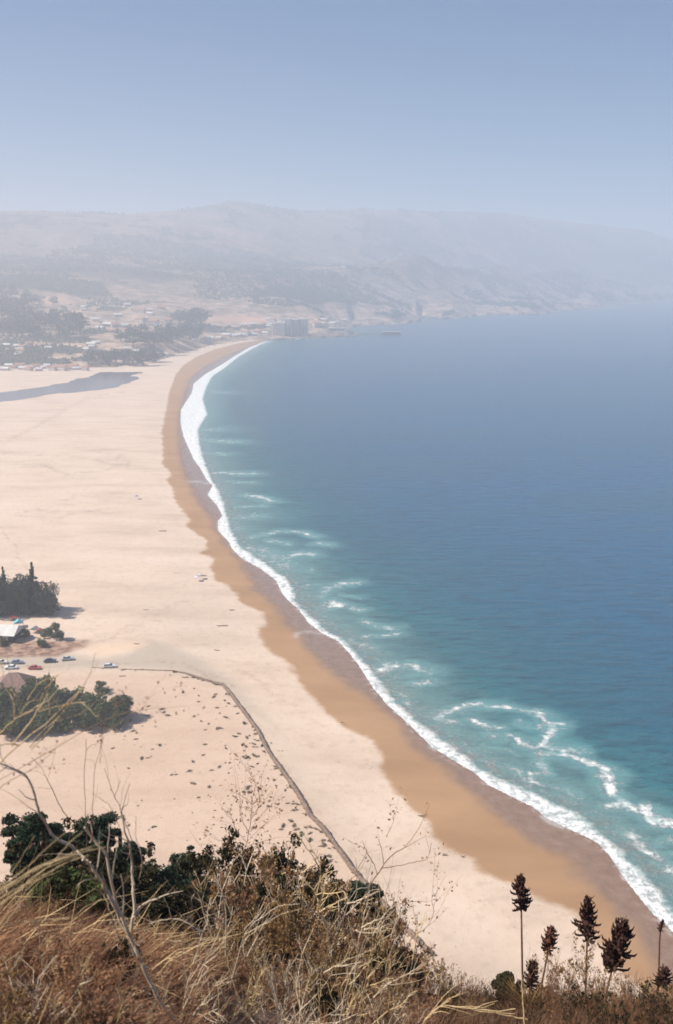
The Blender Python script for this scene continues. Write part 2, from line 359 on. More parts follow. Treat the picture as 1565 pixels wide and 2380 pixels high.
e1 = math_(t, 'ADD', attr(t, 'sd_dry'), math_(t, 'MULTIPLY', math_(t, 'SUBTRACT', noise_node(t, 0.10, 7, 0.6), 0.5), 8.0))
e2 = math_(t, 'ADD', attr(t, 'sd_damp'), math_(t, 'MULTIPLY', math_(t, 'SUBTRACT', noise_node(t, 0.07, 3, 0.5), 0.5), 10.0))
damp = ramp(t, n2, [(0.35, (.33,.185,.09)), (0.65, (.41,.24,.125))])
wet = ramp(t, n1, [(0.35, (.215,.13,.088)), (0.65, (.285,.185,.13))])
fe1 = mrange(t, e1, -2.2, 0.8); fe2 = mrange(t, e2, -3.0, 3.0)
c = mix(t, fe2, wet, damp); c = mix(t, fe1, c, dry)
# thin foam lace left on the wet sand
lace = math_(t, 'MULTIPLY', mrange(t, attr(t, 'ds'), 0.0, 2.2, 1, 0), mrange(t, n1, 0.5, 0.62))
c = mix(t, math_(t, 'MULTIPLY', lace, 0.6), c, (.6,.57,.54))
c = mix(t, attr(t, 'lace'), c, (.55,.52,.50))
t.links.new(c, p.inputs['Base Color'])
t.links.new(mrange(t, e2, -6, 4, 0.22, 0.92), p.inputs['Roughness']); p.inputs['Specular IOR Level'].default_value = 0.35
bh = math_(t, 'MULTIPLY', n1, mrange(t, e1, -2, 4, 0.05, 1)); bump(t, p, bh, 0.5, 0.35)
sw = GL(c7([(915,1585),(925,1558),(990,1548),(1080,1562)]), 0.2); sw2 = GL(c7([(270,650),(330,645),(390,655)]), .2); sw3 = GL(c8([(880,955),(920,985),(985,1010)]), .2)
lacea = np.maximum.reduce([np.exp(-(seg_dist(GX, GY, s)/wd)**2)*a for s, wd, a in ((sw, 1.0, .45), (sw2, 2.0, .6), (sw3, .8, .6))])
beach = grid_mesh('beach', Z, m_beach, {'sd_dry': sd_dry, 'sd_damp': sd_damp, 'ds': ds.clip(0, 300), 'gravel': grav, 'scar': scar, 'rough': rough_area, 'warm': warm, 'smear': smear, 'lace': lacea}, msand)
tag(beach, kind='structure', label='wide pale sandy beach with a brown damp band along the surf')

# hills
mhill, t, p = M('hill_scrub')
a1 = noise_node(t, 0.006, 9, 0.68, scl=((1, 1.4, 1), (0, 0, 0.4))); a2 = noise_node(t, 0.03, 8, 0.75); a3 = noise_node(t, 0.0016, 4, 0.5)
s = ramp(t, a2, [(0.38, (.04,.05,.036)), (0.48, (.14,.10,.07)), (0.58, (.36,.23,.155)), (0.70, (.62,.44,.32))])
s2 = ramp(t, a1, [(0.35, (.06,.065,.045)), (0.52, (.15,.115,.08)), (0.63, (.44,.29,.20)), (0.76, (.66,.49,.37))])
c = mix(t, 0.5, s, s2)
low = mrange(t, attr(t, 'elev'), 10, 170, 1, 0)
c = mix(t, math_(t, 'MULTIPLY', low, mrange(t, a2, 0.42, 0.62, .1, .85)), c, (.64,.45,.33))
c = mix(t, attr(t, 'forest'), c, (.03,.042,.028))
c = mix(t, attr(t, 'field'), c, (.62,.36,.24))
t.links.new(c, p.inputs['Base Color']); p.inputs['Roughness'].default_value = 0.95; p.inputs['Specular IOR Level'].default_value = 0.1
bump(t, p, a2, 1.0, 3.0)
def hill_poly(px, soft=25):
    P = np.array([(lambda q: (q.x, q.y))(terrain_pt(*a, rmin=1200)) for a in px])
    d = seg_dist(GX, GY, np.vstack([P, P[:1]])); return smooth(np.where(inside(GX, GY, P), d, -d)/soft*0.5+0.5)
forest = np.maximum.reduce([hill_poly([(592,690),(600,676),(700,668),(800,688),(835,708),(720,706)]), .8*hill_poly([(0,640),(90,640),(240,660),(260,690),(120,680),(0,665)]),
   .8*hill_poly([(60,600),(200,620),(420,640),(400,655),(200,645),(60,622)], 60), .7*hill_poly([(420,600),(640,600),(640,620),(430,625)], 80)])
field = np.maximum(hill_poly([(480,738),(540,730),(620,736),(622,748),(540,750),(480,748)], 12), 0.8*hill_poly([(80,690),(150,684),(170,705),(100,712)], 30))
hills = grid_mesh('hills', Z, m_hill, {'elev': Z, 'forest': forest, 'field': field}, mhill)
tag(hills, kind='structure', label='hazy scrub covered hills around the bay')

# foreground slope
msl, t, p = M('slope_soil')
n = noise_node(t, 1.6, 8, 0.7)
t.links.new(ramp(t, n, [(0.35, (.055,.028,.018)), (0.5, (.14,.075,.045)), (0.68, (.30,.18,.11))]), p.inputs['Base Color'])
p.inputs['Roughness'].default_value = 1; bump(t, p, n, 0.8, 0.12)
slope = grid_mesh('hillside', Z, m_slope, {}, msl); tag(slope, kind='structure', label='steep dry brown hillside under the viewpoint')
# headland behind the viewpoint
hb = MB(); ang = np.radians(np.linspace(88, 272, 24)); radii = [0.0, 0.4, 20, 120]
V = [(0, 0, H-1.6)]
for q in radii[1:]:
    for a in ang: V.append((q*math.sin(a), q*math.cos(a), float(slope_z(q*math.sin(a), q*math.cos(a)))))
fs = [(0, 1+i+1, 1+i) for i in range(23)] + [(1+24*k+i, 1+24*k+i+1, 1+24*(k+1)+i+1, 1+24*(k+1)+i) for k in range(2) for i in range(23)]
hb.add(V, fs); o = hb.build('headland', msl, None, True); tag(o, kind='structure')

# ------------------------------------------------------------------ sea
foam = np.zeros_like(GX)
near = (RR < 2600) & (RR > 100)
fx, fy = GX[near], GY[near]; fx, fy = fx+(fbm(fx, fy, 7, 3, 61)-.5)*6, fy+(fbm(fx, fy, 7, 3, 62)-.5)*6; fo = np.zeros(fx.shape)
for px, wd, st in ST:
    d = seg_dist(fx, fy, GL(px)); fo = np.maximum(fo, st*np.exp(-(d/(wd*1.8))**2)); fo = np.maximum(fo, .55*st*np.exp(-(d/(wd*4.0))**2))
foam[near] = fo
surf_in = inside(GX, GY, region(FO)); dF = seg_dist(GX, GY, FO)
sdF = np.where(surf_in, dF, -dF).clip(-300, 300)
sdF = np.where((RR > 2150) | land & (RR > 2050), -300.0, sdF)
rocky = np.exp(-(ds/7.0)**2) * (RR > 1900)
msea, t, p = M('sea_water')
geo = t.nodes.new('ShaderNodeNewGeometry').outputs['Position']
A = attr(t, 'foam'); SF = attr(t, 'sdF'); DS = attr(t, 'ds')
f1 = noise_node(t, 0.42, 9, 0.78); f2 = noise_node(t, 0.16, 6, 0.7); f3 = noise_node(t, 0.45, 8, 0.8, scl=((1, 1, 1), (0, 0, 0.6)))
wv = noise_node(t, 0.10, 6, 0.62, scl=((0.6, 1.9, 1), (0, 0, 0.35))); wv2 = noise_node(t, 0.7, 5, 0.65, scl=((0.7, 1.6, 1), (0, 0, 0.3))); big = noise_node(t, 0.004, 4, 0.55, scl=((1, 3, 1), (0, 0, 0.2)))
dsn = math_(t, 'ADD', DS, math_(t, 'MULTIPLY', math_(t, 'SUBTRACT', f2, 0.5), 30))
wc = ramp(t, mrange(t, dsn, 0, 230), [(0.0, (.09,.16,.15)), (0.06, (.022,.145,.17)), (0.17, (.008,.105,.16)), (0.45, (.002,.092,.185)), (1.0, (.002,.092,.205))])
wc = mix(t, mrange(t, wv, 0.45, 0.7, 0, .45), wc, (.003,.025,.055))
wc = mix(t, mrange(t, noise_node(t, 0.22, 6, 0.65, scl=((0.5, 2.0, 1), (0, 0, 0.5))), 0.48, 0.66, 0, .5), wc, (.002,.022,.05))
wc = mix(t, mrange(t, big, 0.4, 0.65, 0, .35), wc, (.02,.085,.12))
sfe = math_(t, 'ADD', SF, math_(t, 'MULTIPLY', math_(t, 'SUBTRACT', f2, 0.55), 7.0))
surf = mrange(t, sfe, -1.6, 1.6)
surf = math_(t, 'MULTIPLY', surf, mrange(t, f1, 0.34, 0.52, .6, 1))
back = math_(t, 'MULTIPLY', mrange(t, sfe, -14, 0), mrange(t, f3, 0.46, 0.78, 0, .8))       # torn lace behind the breaker
stk = mrange(t, math_(t, 'ADD', A, math_(t, 'MULTIPLY', math_(t, 'SUBTRACT', math_(t, 'MULTIPLY_ADD', f1, 0.55, math_(t, 'MULTIPLY', f2, 0.45)), 0.5), 3.6)), 0.45, 1.05)
stk = math_(t, 'MULTIPLY', math_(t, 'MULTIPLY', stk, mrange(t, A, 0.03, 0.3)), mrange(t, noise_node(t, 0.09, 3, 0.6), 0.36, 0.56, .15, 1))
rk = math_(t, 'MULTIPLY', attr(t, 'rocky'), mrange(t, noise_node(t, 0.02, 4, 0.6), 0.5, 0.62))
ft = math_(t, 'MAXIMUM', math_(t, 'MAXIMUM', surf, back), math_(t, 'MAXIMUM', stk, rk))
milky = math_(t, 'MULTIPLY', math_(t, 'MAXIMUM', mrange(t, A, 0.0, .5), mrange(t, sfe, -32, 0, 0, .8)), 0.5)
wc = mix(t, milky, wc, (.20,.42,.42))
wc = mix(t, math_(t, 'MULTIPLY', mrange(t, DS, 0, 16, 1, 0), mrange(t, f2, .42, .6, 0.1, .8)), wc, (.22,.19,.155))
c = mix(t, ft, wc, ramp(t, f1, [(0.35, (.55,.60,.60)), (0.55, (.85,.85,.83))]))
t.links.new(c, p.inputs['Base Color']); t.links.new(mrange(t, ft, 0, 1, 0.22, 0.9), p.inputs['Roughness'])
p.inputs['IOR'].default_value = 1.33; p.inputs['Specular IOR Level'].default_value = 0.5
hh = math_(t, 'ADD', math_(t, 'ADD', wv, math_(t, 'MULTIPLY', wv2, 0.18)), math_(t, 'MULTIPLY', ft, 0.25)); bump(t, p, hh, 0.8, 2.6)
zsea = 0.0 + 0.22*np.exp(-((sdF-3)/3.5)**2)*(~land)*(RR < 2100)*np.clip(ds/6, 0, 1)
m_sea = fm((~land) | (ds < 12)) & (np.minimum(RR, 1e9)[:-1, :-1] > 60)
sea = grid_mesh('sea', zsea, m_sea, {'foam': foam, 'sdF': sdF, 'ds': np.where(land, 0, ds).clip(0, 400), 'rocky': rocky}, msea)
tag(sea, kind='structure', label='teal to blue bay with white surf and foam streaks')

# lagoon
mlag, t, p = M('lagoon_water'); p.inputs['Base Color'].default_value = (.12,.11,.12,1); p.inputs['Roughness'].default_value = 0.15
lag_px = [(-300,960),(-60,938),(0,932),(60,928),(130,915),(200,910),(262,902),(290,892),(325,879),(300,874),(330,866),(280,863),(230,866),(205,874),(170,886),(90,901),(0,912),(-80,920),(-300,930)]
P = GL(lag_px, 1.18); _s = np.insert(np.cumsum(np.linalg.norm(np.diff(np.vstack([P, P[:1]]), axis=0), axis=1)), 0, 0); _u = np.linspace(0, _s[-1], 260)[:-1]; _Q = np.vstack([P, P[:1]])
P = np.stack([np.interp(_u, _s, _Q[:, k]) for k in (0, 1)], -1); P[:, 1] += (fbm(P[:, 0], P[:, 1], 30, 4, 91)-.5)*34; P[:, 0] += (fbm(P[:, 0], P[:, 1], 22, 4, 92)-.5)*16; lb = MB(); lb.add([(a, b, 1.18) for a, b in P], [tuple(range(len(P)))]); o = lb.build('lagoon', mlag); tag(o, kind='structure', label='narrow dark lagoon behind the beach')

# ------------------------------------------------------------------ plants
def blob_leaves(mb, blobs, n, size, flat=0.6, up=0.3, shell=0.55, wp=2.0):
    C_ = np.array([b[:3] for b in blobs]); Rd = np.array([b[3] for b in blobs]); fl = np.array([b[4] if len(b) > 4 else 1 for b in blobs])
    wgt = Rd**wp; k = rng.choice(len(blobs), n, p=wgt/wgt.sum())
    d = rng.normal(size=(n, 3)); d /= np.linalg.norm(d, axis=1)[:, None]
    rad = Rd[k]*(shell + (1.06-shell)*rng.random(n)**0.6)*(1+.12*rng.normal(size=n))
    c = C_[k] + d*rad[:, None]*np.stack([np.ones(n), np.ones(n), fl[k]], -1)
    nrm = d*flat + rng.normal(size=(n, 3))*0.5 + [0, 0, up]; nrm /= np.linalg.norm(nrm, axis=1)[:, None]
    a = np.cross(nrm, rng.normal(size=(n, 3))); a /= np.linalg.norm(a, axis=1)[:, None]; b = np.cross(nrm, a)
    s = size*(0.6+0.8*rng.random(n))[:, None]; e = s*(0.35+0.4*rng.random(n))[:, None]
    mb.quads(np.stack([c-a*s, c-b*e, c+a*s, c+b*e], 1))
bark = simple('bark', (.10,.065,.045), (.20,.14,.10), 6, 0.95)
leaf_dark = leafy('conifer_needles', (.012,.024,.014), (.030,.048,.024), 1.2, 0.1)
leaf_far = leafy('far_tree_leaves', (.014,.026,.018), (.036,.05,.03), 0.25, 0.1)
leaf_green = leafy('shrub_leaves', (.035,.055,.018), (.10,.12,.035), 0.4, 0.2, (.16,.15,.06))
leaf_brown = leafy('tuft_leaves', (.10,.065,.04), (.20,.14,.085), 1.5, 0.1)
def wob(p0, p1, n, amp):
    t = np.linspace(0, 1, n)[:, None]; p = np.array(p0)*(1-t)+np.array(p1)*t
    q = rng.normal(size=(n, 3))*amp; q[0] = 0; return p+np.cumsum(q, 0)*0.6
def conifer(name, h, rw, leaf, mat, n=2400, whorls=9, base=0.12, up=0.2, expo=1.1):
    root = empty(name, (0, 0, 0)); tb = MB(); tb.tube(wob((0,0,-0.04*h), (0,0,h*0.97), 8, 0.004*h), np.linspace(0.028*h, 0.004*h, 8), 6)
    bl = []
    for k in range(whorls):
        f = base + (0.97-base)*(k/(whorls-1))**(1 if expo > 0 else .55); rr = rw*((1-f)**expo if expo > 0 else min(1, (1-f)*4.5))*(0.85+0.3*random.random())
        m = max(2, int(7*(1-f))+2)
        for j in range(m):
            a = random.random()*6.28; d = rr*(0.45+0.45*random.random())
            bl.append((d*math.cos(a), d*math.sin(a), f*h + random.uniform(-.03, .03)*h, max(0.014*h, rr*0.42), 0.6))
            if random.random() < 0.4: tb.tube(wob((0,0,f*h*0.93), (d*math.cos(a), d*math.sin(a), f*h), 4, 0.004*h), np.linspace(.008*h, .003*h, 4), 4)
    bl += [(0, 0, q_*h, (1.04-q_)*.10*h+.006*h, 1.6) for q_ in (.72, .78, .84, .89, .93, .97)]
    tb.build('trunk', bark, root); cb = MB(); blob_leaves(cb, bl, n, leaf, up=up, wp=1.3); cb.build('crown', mat, root)
    return root
def broad(name, h, rw, leaf, mat, n=1800, nb=14, low=0.45, fl=0.75, trunk_mat=None):
    root = empty(name, (0, 0, 0)); tb = MB(); bl = []
    tb.tube(wob((0,0,-0.05*h), (0.02*h,0.01*h,h*0.7), 6, 0.01*h), np.linspace(0.035*h, 0.012*h, 6), 6)
    for j in range(nb):
        a = random.random()*6.28; d = rw*math.sqrt(random.random())*0.85; z = h*(low + (0.92-low)*random.random()*(1-0.4*d/rw))
        bl.append((d*math.cos(a), d*math.sin(a), z, rw*random.uniform(.24, .42), fl))
        tb.tube(wob((0,0,h*low*0.7), (d*math.cos(a), d*math.sin(a), z), 5, 0.01*h), np.linspace(.014*h, .004*h, 5), 4)
    tb.build('trunk', trunk_mat or bark, root); cb = MB(); blob_leaves(cb, bl, n, leaf); cb.build('crown', mat, root)
    return root
def place(o, loc, rz, s, label, cat, group=None):
    o.location = loc; o.rotation_euler.z = rz; o.scale = (s, s, s) if not isinstance(s, tuple) else s
    tag(o, label, cat, group); return o
class Pool:
    def __init__(s, protos): s.p = protos; s.used = [False]*len(protos); s.i = 0
    def get(s, k=None):
        if k is None: k = s.i % len(s.p); s.i += 1
        if not s.used[k]: s.used[k] = True; return s.p[k]
        return copy_tree(s.p[k])

# --- woodland on the hills: one mass nobody could count
def woodland():
    n = 120000
    col = rng.uniform(-350, 1900, n); u = rng.random(n); Rs, Zz = layers(col); r = Rs[0]+30 + (Rs[5]-Rs[0]-30)*u**1.35
    tt = (col-CX)/(F*1.028); a = np.arctan(tt); x, y = r*np.sin(a), r*np.cos(a)
    dens = fbm(x, y, 260, 5, 77)*0.6 + fbm(x, y, 60, 3, 31)*0.4
    keep = dens > 0.515 + 0.05*(r < Rs[0]+350)
    x, y, r = x[keep], y[keep], r[keep]
    # dense patches
    for px, cnt in (([(592,692),(600,676),(700,668),(800,688),(835,708),(720,706)], 1500), ([(0,640),(240,660),(260,690),(0,665)], 900), ([(60,600),(420,640),(400,655),(60,622)], 900)):
        P = np.array([(lambda q: (q.x, q.y))(terrain_pt(*a_, rmin=1200)) for a_ in px]); mn, mx = P.min(0), P.max(0)
        q = rng.uniform(mn, mx, (cnt*3, 2)); k = inside(q[:, 0], q[:, 1], P); q = q[k][:cnt]; x = np.append(x, q[:, 0]); y = np.append(y, q[:, 1])
    ok = inside(x, y, LAND) & (seg_dist(x, y, SHORE) > 25); x, y = x[ok], y[ok]
    z = hill_z(x, y); r = np.hypot(x, y); n = len(x); s = rng.uniform(2.2, 5.2, n)*np.clip(r/3500, .7, 1.5)
    base = np.array([(1,0,.55),(.3,.95,.45),(-.8,.6,.6),(-.8,-.6,.5),(.3,-.95,.6),(.35,.1,1.5),(-.3,-.15,1.25)])
    j = base[None]*(1+.25*rng.normal(size=(n, 7, 3)))
    v = np.stack([x, y, z], -1)[:, None] + j*s[:, None, None]
    f = np.array([(0,1,5),(1,2,5),(2,6,5),(2,3,6),(3,4,6),(4,5,6),(4,0,5)])
    fa = (f[None]+7*np.arange(n)[:, None, None]).reshape(-1, 3)
    me = bpy.data.meshes.new('woodland'); me.vertices.add(7*n); me.loops.add(fa.size); me.polygons.add(len(fa))
    me.vertices.foreach_set('co', v.ravel()); me.loops.foreach_set('vertex_index', fa.ravel().astype(np.int32))
    me.polygons.foreach_set('loop_start', np.arange(0, fa.size, 3, dtype=np.int32)); me.update(calc_edges=True); me.materials.append(leaf_far)
    o = bpy.data.objects.new('woodland', me); COL.objects.link(o); tag(o, 'scattered scrub and woodland covering the far hills', 'woodland', kind='stuff'); print('woodland', n)
woodland()

# --- separate trees behind the lagoon (about two kilometres off)
far_pool = Pool([broad('tree', 1.0, 0.55, 0.055, leaf_far, 420, 10, .35, .8) for _ in range(4)])
def far_trees(specs, label, group):
    for vx, vy, hp in specs:
        q = terrain_pt(vx, vy, 900); s = hp*q.length/F
        place(far_pool.get(), (q.x, q.y, q.z-0.3), random.random()*6.3, (s*random.uniform(1.1,1.6), s*random.uniform(1.1,1.6), s), label, 'tree', group)
far_trees([(5+17*i+random.uniform(-6,6), 784+random.uniform(-26,8), random.uniform(38,56)) for i in range(12)]+[(4+16*i, 735+random.uniform(-24,8), 40) for i in range(5)]+[(0+13*i, 690+random.uniform(-14,8), 30) for i in range(3)], 'dark tree in the big left grove below the hills', 'trees of the left grove')
far_trees([(205+16*i+random.uniform(-5,5), 848+random.uniform(-9,3), random.uniform(28,46)) for i in range(11)], 'dark tree in the low grove directly behind the lagoon', 'trees behind the lagoon')
far_trees([(285+13*i+random.uniform(-5,5), 802+random.uniform(-12,4), random.uniform(30,44)) for i in range(11)], 'dark tree in the grove between lagoon and beachfront', 'trees of the middle grove')
far_trees([(415+9*i, 792+random.uniform(-8,3), random.uniform(30,44)) for i in range(6)]+[(420+9*i, 756+random.uniform(-3,4), random.uniform(32,42)) for i in range(6)], 'tall dark tree in the clump above the top of the beach', 'trees above the beach end')
far_trees([(92,706,20),(124,710,22),(148,722,14),(60,700,18)], 'round dark tree alone on the bare orange slope', 'lone trees on the orange slope')
far_trees([(480+11*i, 768+random.uniform(-4,3), random.uniform(10,16)) for i in range(13)], 'small dark tree in the row behind the beachfront houses', 'trees behind the beachfront houses')

# --- houses of the town
walls = [simple('white_render', (.50,.45,.40), (.62,.56,.50), .3), simple('cream_render', (.55,.45,.35), (.66,.55,.44), .3), simple('pink_render', (.55,.36,.28), (.62,.42,.33), .3)]
roofs = [simple('grey_sheet_roof', (.42,.40,.40), (.60,.58,.57), .4, .5), simple('tile_roof', (.30,.13,.08), (.42,.20,.13), .5), simple('pale_sheet_roof', (.58,.55,.52), (.70,.67,.63), .4, .5)]
glass_dark, t, p = M('window_glass'); p.inputs['Base Color'].default_value = (.03,.04,.05,1); p.inputs['Roughness'].default_value = .12
wood_dark = simple('dark_timber', (.045,.032,.025), (.09,.065,.05), 2)
def house_proto(wm, rm, L=11, Wd=8, hh=3.2, rh=2.2):
    root = empty('house', (0,0,0)); b = MB(); b.box(-L/2, L/2, -Wd/2, Wd/2, -1.5, hh); b.build('wall', wm, root)
    b = MB(); e = .6
    v = [(-L/2-e,-Wd/2-e,hh),(L/2+e,-Wd/2-e,hh),(L/2+e,Wd/2+e,hh),(-L/2-e,Wd/2+e,hh),(-L/2-e,0,hh+rh),(L/2+e,0,hh+rh)]
    b.add(v, [(0,1,5,4),(2,3,4,5),(0,4,3),(1,2,5),(0,3,2,1)]); b.build('roof', rm, root)
    b = MB(); b.box(-.5, .5, -Wd/2-.06, -Wd/2-.01, 0, 2.1); b.build('door', wood_dark, root)
    for x in (-L/3, L/3): b = MB(); b.box(x-.8, x+.8, -Wd/2-.05, -Wd/2-.01, 1, 2.2); b.build('window', glass_dark, root)
    return root
hp = Pool([house_proto(walls[0], roofs[0]), house_proto(walls[1], roofs[1], 10, 8), house_proto(walls[0], roofs[2], 13, 8, 3.5), house_proto(walls[2], roofs[0], 9, 7), house_proto(walls[0], roofs[1], 12, 9, 5.5)])
def houses(specs, label, group):
    for vx, vy, s in specs:
        q = terrain_pt(vx, vy, 900)
        place(hp.get(random.randrange(5)), q, random.uniform(-.5, .5), s, label, 'house', group)
houses([(4+11*i+random.uniform(-4,4), 858+random.uniform(-5,4), random.uniform(.7,1.1)) for i in range(19)], 'small pale roofed house in the row behind the lagoon', 'houses behind the lagoon')
houses([(340+9*i, 836-2*i+random.uniform(-4,3), 1.0) for i in range(6)]+[(318,822,1.1),(330,818,1)], 'small white house where the lagoon meets the beach', 'houses at the lagoon mouth')
houses([(455+9*i, 795-1.1*i+random.uniform(-4,2), random.uniform(1,1.4)) for i in range(19)], 'pale low house of the beachfront at the head of the bay', 'beachfront houses')
houses([(random.uniform(175,420), random.uniform(712,775), random.uniform(1,1.5)) for i in range(30)], 'pale house scattered on the bare slope above the groves', 'houses on the slope')
houses([(random.uniform(190,300), random.uniform(795,830), random.uniform(.8,1.2)) for i in range(7)]+[(random.uniform(5,120), random.uniform(800,840), random.uniform(.8,1.2)) for i in range(9)], 'pale house on the low ground between two groves', 'houses between the groves')
houses([(random.uniform(560,640), random.uniform(745,765), random.uniform(1,1.4)) for i in range(8)]+[(random.uniform(725,800), random.uniform(735,760), random.uniform(1,1.4)) for i in range(9)], 'small house on the hill beside the hotel blocks', 'houses beside the hotel')

# --- hotel blocks
conc = simple('pale_concrete', (.50,.44,.38), (.62,.56,.49), .2); slabm = simple('concrete_slab', (.66,.62,.57), (.74,.70,.65), .2)
glass_h, t, p = M('hotel_glass'); p.inputs['Base Color'].default_value = (.24,.25,.27,1); p.inputs['Roughness'].default_value = .2
def tower(vx0, vx1, vyb, hpx, dep, label):
    q = terrain_pt((vx0+vx1)/2, vyb, 1900); q.z = max(q.z, 1.5); d = q.length; wd = (vx1-vx0)*d/F; h = hpx*d/F
    root = empty('apartment_block', q, -math.atan2(q.x, q.y)*0.6 - .15); fl = max(3, int(h/3.1)); 
    b = MB(); b.box(-wd/2, wd/2, -dep/2, dep/2, -6, h); b.build('wall', conc, root)
    b = MB(); b.box(-wd/2-.4, wd/2+.4, -dep/2-.4, dep/2+.4, h+.003, h+.8); b.box(-wd*.2, wd*.2, -dep*.2, dep*.2, h+.8, h+3.6); b.build('roof', slabm, root)
    cols = max(2, int(wd/6))
    for k in range(fl):
        b = MB(); z = k*h/fl
        b.box(-wd/2+.5, wd/2-.5, -dep/2-1.3, -dep/2+.01, z+.1, z+.35); b.box(-wd/2+.5, wd/2-.5, -dep/2-1.3, -dep/2-1.2, z+.352, z+1.1); b.build('balcony', slabm, root)
        for c_ in range(cols):
            x0 = -wd/2 + wd*(c_+.22)/cols; b = MB(); b.box(x0, x0+wd/cols*.5, -dep/2-.04, -dep/2+.02, z+1.15, z+2.4); b.build('window', glass_h, root)
    tag(root, label, 'building', 'hotel blocks at the head of the bay')
tower(636, 662, 779, 27, 16, 'broad lower pale hotel block, leftmost of the cluster')
tower(664, 679, 779, 36, 16, 'narrow tall pale hotel block with balconies, second from the left')
tower(681, 694, 778, 33, 15, 'narrow pale hotel block right of the tallest one')
tower(697, 716, 778, 35, 16, 'tall pale hotel block at the seaward end of the cluster')
q = terrain_pt(784, 770, 1900); root = empty('boathouse', (q.x, q.y, max(q.z, 1.5)), -.15)
b = MB(); b.box(-19, 19, -6, 6, -4, 7); b.build('wall', walls[0], root); b = MB(); b.box(-20, 20, -7, 7, 7.003, 8); b.build('roof', roofs[2], root)
for i in range(6): b = MB(); b.box(-17+6*i, -13+6*i, -6.06, -5.98, 2, 5); b.build('window', glass_dark, root)
tag(root, 'long low white building on the rocks right of the hotel blocks', 'building')

# --- pier
pa, pb = np.array(G(842, 779)), np.array(G(932, 779.5)); L = np.linalg.norm(pb-pa); an = math.atan2(pb[1]-pa[1], pb[0]-pa[0])
root = empty('pier', (pa[0], pa[1], 0), an)
pm = simple('pier_concrete', (.06,.045,.04), (.11,.09,.08), .3)
b = MB(); b.box(-55, L*.5, -2.5, 2.5, 2.6, 3.4); b.box(L*.5, L, -8, 8, 1.4, 4.2); b.build('deck', pm, root)
for i in range(16):
    b = MB(); x = -50 + (L+48)*i/15; b.tube([(x, 0, -4), (x, 0, 2.5)], .8, 6); b.build('piling', pm, root)
b = MB(); b.box(L*.55, L*.98, -4, 4, 3.61, 7.2); b.build('shed', simple('shed_wall', (.05,.045,.045), (.09,.08,.08), .3), root)
b = MB(); b.box(L*.54, L*.99, -5, 5, 7.203, 8.6); b.build('roof', roofs[2], root)
tag(root, 'dark pier with a long shed running out from the rocks', 'pier')

# --- rocks along the far shore
rockm = simple('shore_rock', (.12,.085,.07), (.27,.20,.16), .4, .95)
def rock_mesh(seed):
    r2 = np.random.default_rng(seed); import bmesh
    bm = bmesh.new(); bmesh.ops.create_icosphere(bm, subdivisions=2, radius=1)
    for v in bm.verts: v.co *= 0.75 + .5*r2.random(); v.co.z *= .7
    me = bpy.data.meshes.new('rock'); bm.to_mesh(me); bm.free(); me.materials.append(rockm); return me
rms = [rock_mesh(i) for i in range(5)]
def rocks(line, n, smin, smax, off, label, group):
    L_ = GL(line)
    for i in range(n):
        k = random.random()*(len(L_)-1); a = int(k); f = k-a; c = L_[a]*(1-f)+L_[a+1]*f
        o = bpy.data.objects.new('rock', rms[i % 5]); COL.objects.link(o); s = random.uniform(smin, smax)
        o.location = (c[0]+random.uniform(-off, off), c[1]+random.uniform(-off, off)*2, 0.2*s); o.scale = (s*1.5, s, s*.8); o.rotation_euler.z = random.random()*6
        tag(o, label, 'rock', group)
rocks([(640,790),(668,789),(719,784),(737,785),(790,782),(815,781),(840,779)], 45, 2.5, 6, 6, 'brown boulder at the waterline below the hotel blocks', 'rocks below the hotel')
rocks([(805,775),(800,764),(816,757),(869,755),(949,751),(975,739),(1054,741),(1107,733),(1187,732),(1250,731),(1292,723),(1372,719),(1451,707)], 70, 4, 11, 12, 'brown rock along the foot of the far wooded coast', 'rocks of the far coast')

# ------------------------------------------------------------------ trees beside the car park
px2m = lambda vy: (H/ math.sin(math.atan(-float(tel(200, vy)))))/F
def gp(vx, vy): x, y = G(vx, vy, 1.0); return (float(x), float(y), 0.95)
leaf_cyp = leafy('cypress_needles', (.026,.036,.022), (.07,.08,.045), 0.35, 0.1)
cy = Pool([conifer('conifer', 1.0, 0.30, 0.030, leaf_cyp, 4200, 13, .04) for _ in range(3)])
by_ = Pool([broad('tree', 1.0, .62, .032, leaf_cyp, 3600, 20, .12, .85) for _ in range(3)])
cyl = [(-30,1412,112,'far back conifer at the left edge of the dark stand',1),(14,1418,98,'pointed conifer at the photo edge in the dark stand',1),(38,1414,92,'bushy tree in the back row of the dark stand',0),
 (56,1420,80,'broad dark tree in the middle of the dark stand',0),(81,1414,106,'tallest spire of the dark stand, a conifer with a narrow tip',1),(70,1426,72,'dark round tree in front of the tall spire',0),
 (97,1424,82,'dark round tree right of the tall spire',0),(116,1431,56,'small round tree at the right end of the dark stand',0),(22,1430,76,'low front tree behind the cabin',0),(-15,1432,80,'tree half outside the frame behind the cabin',0),(0,1424,84,'dark tree at the photo edge behind the cabin',0)]
for vx, vy, hpx, lab, con in cyl:
    s = hpx*px2m(vy)*1.02
    if con: place(cy.get(), gp(vx, vy), random.random()*6, (s*.95, s*.95, s), lab, 'conifer', 'trees of the dark stand')
    else: place(by_.get(), gp(vx, vy), random.random()*6, (s*.72, s*.72, s), lab, 'tree', 'trees of the dark stand')
sh = Pool([broad('tree', 1.0, .62, .045, leaf_green, 2400, 18, .16, .8) for _ in range(4)])
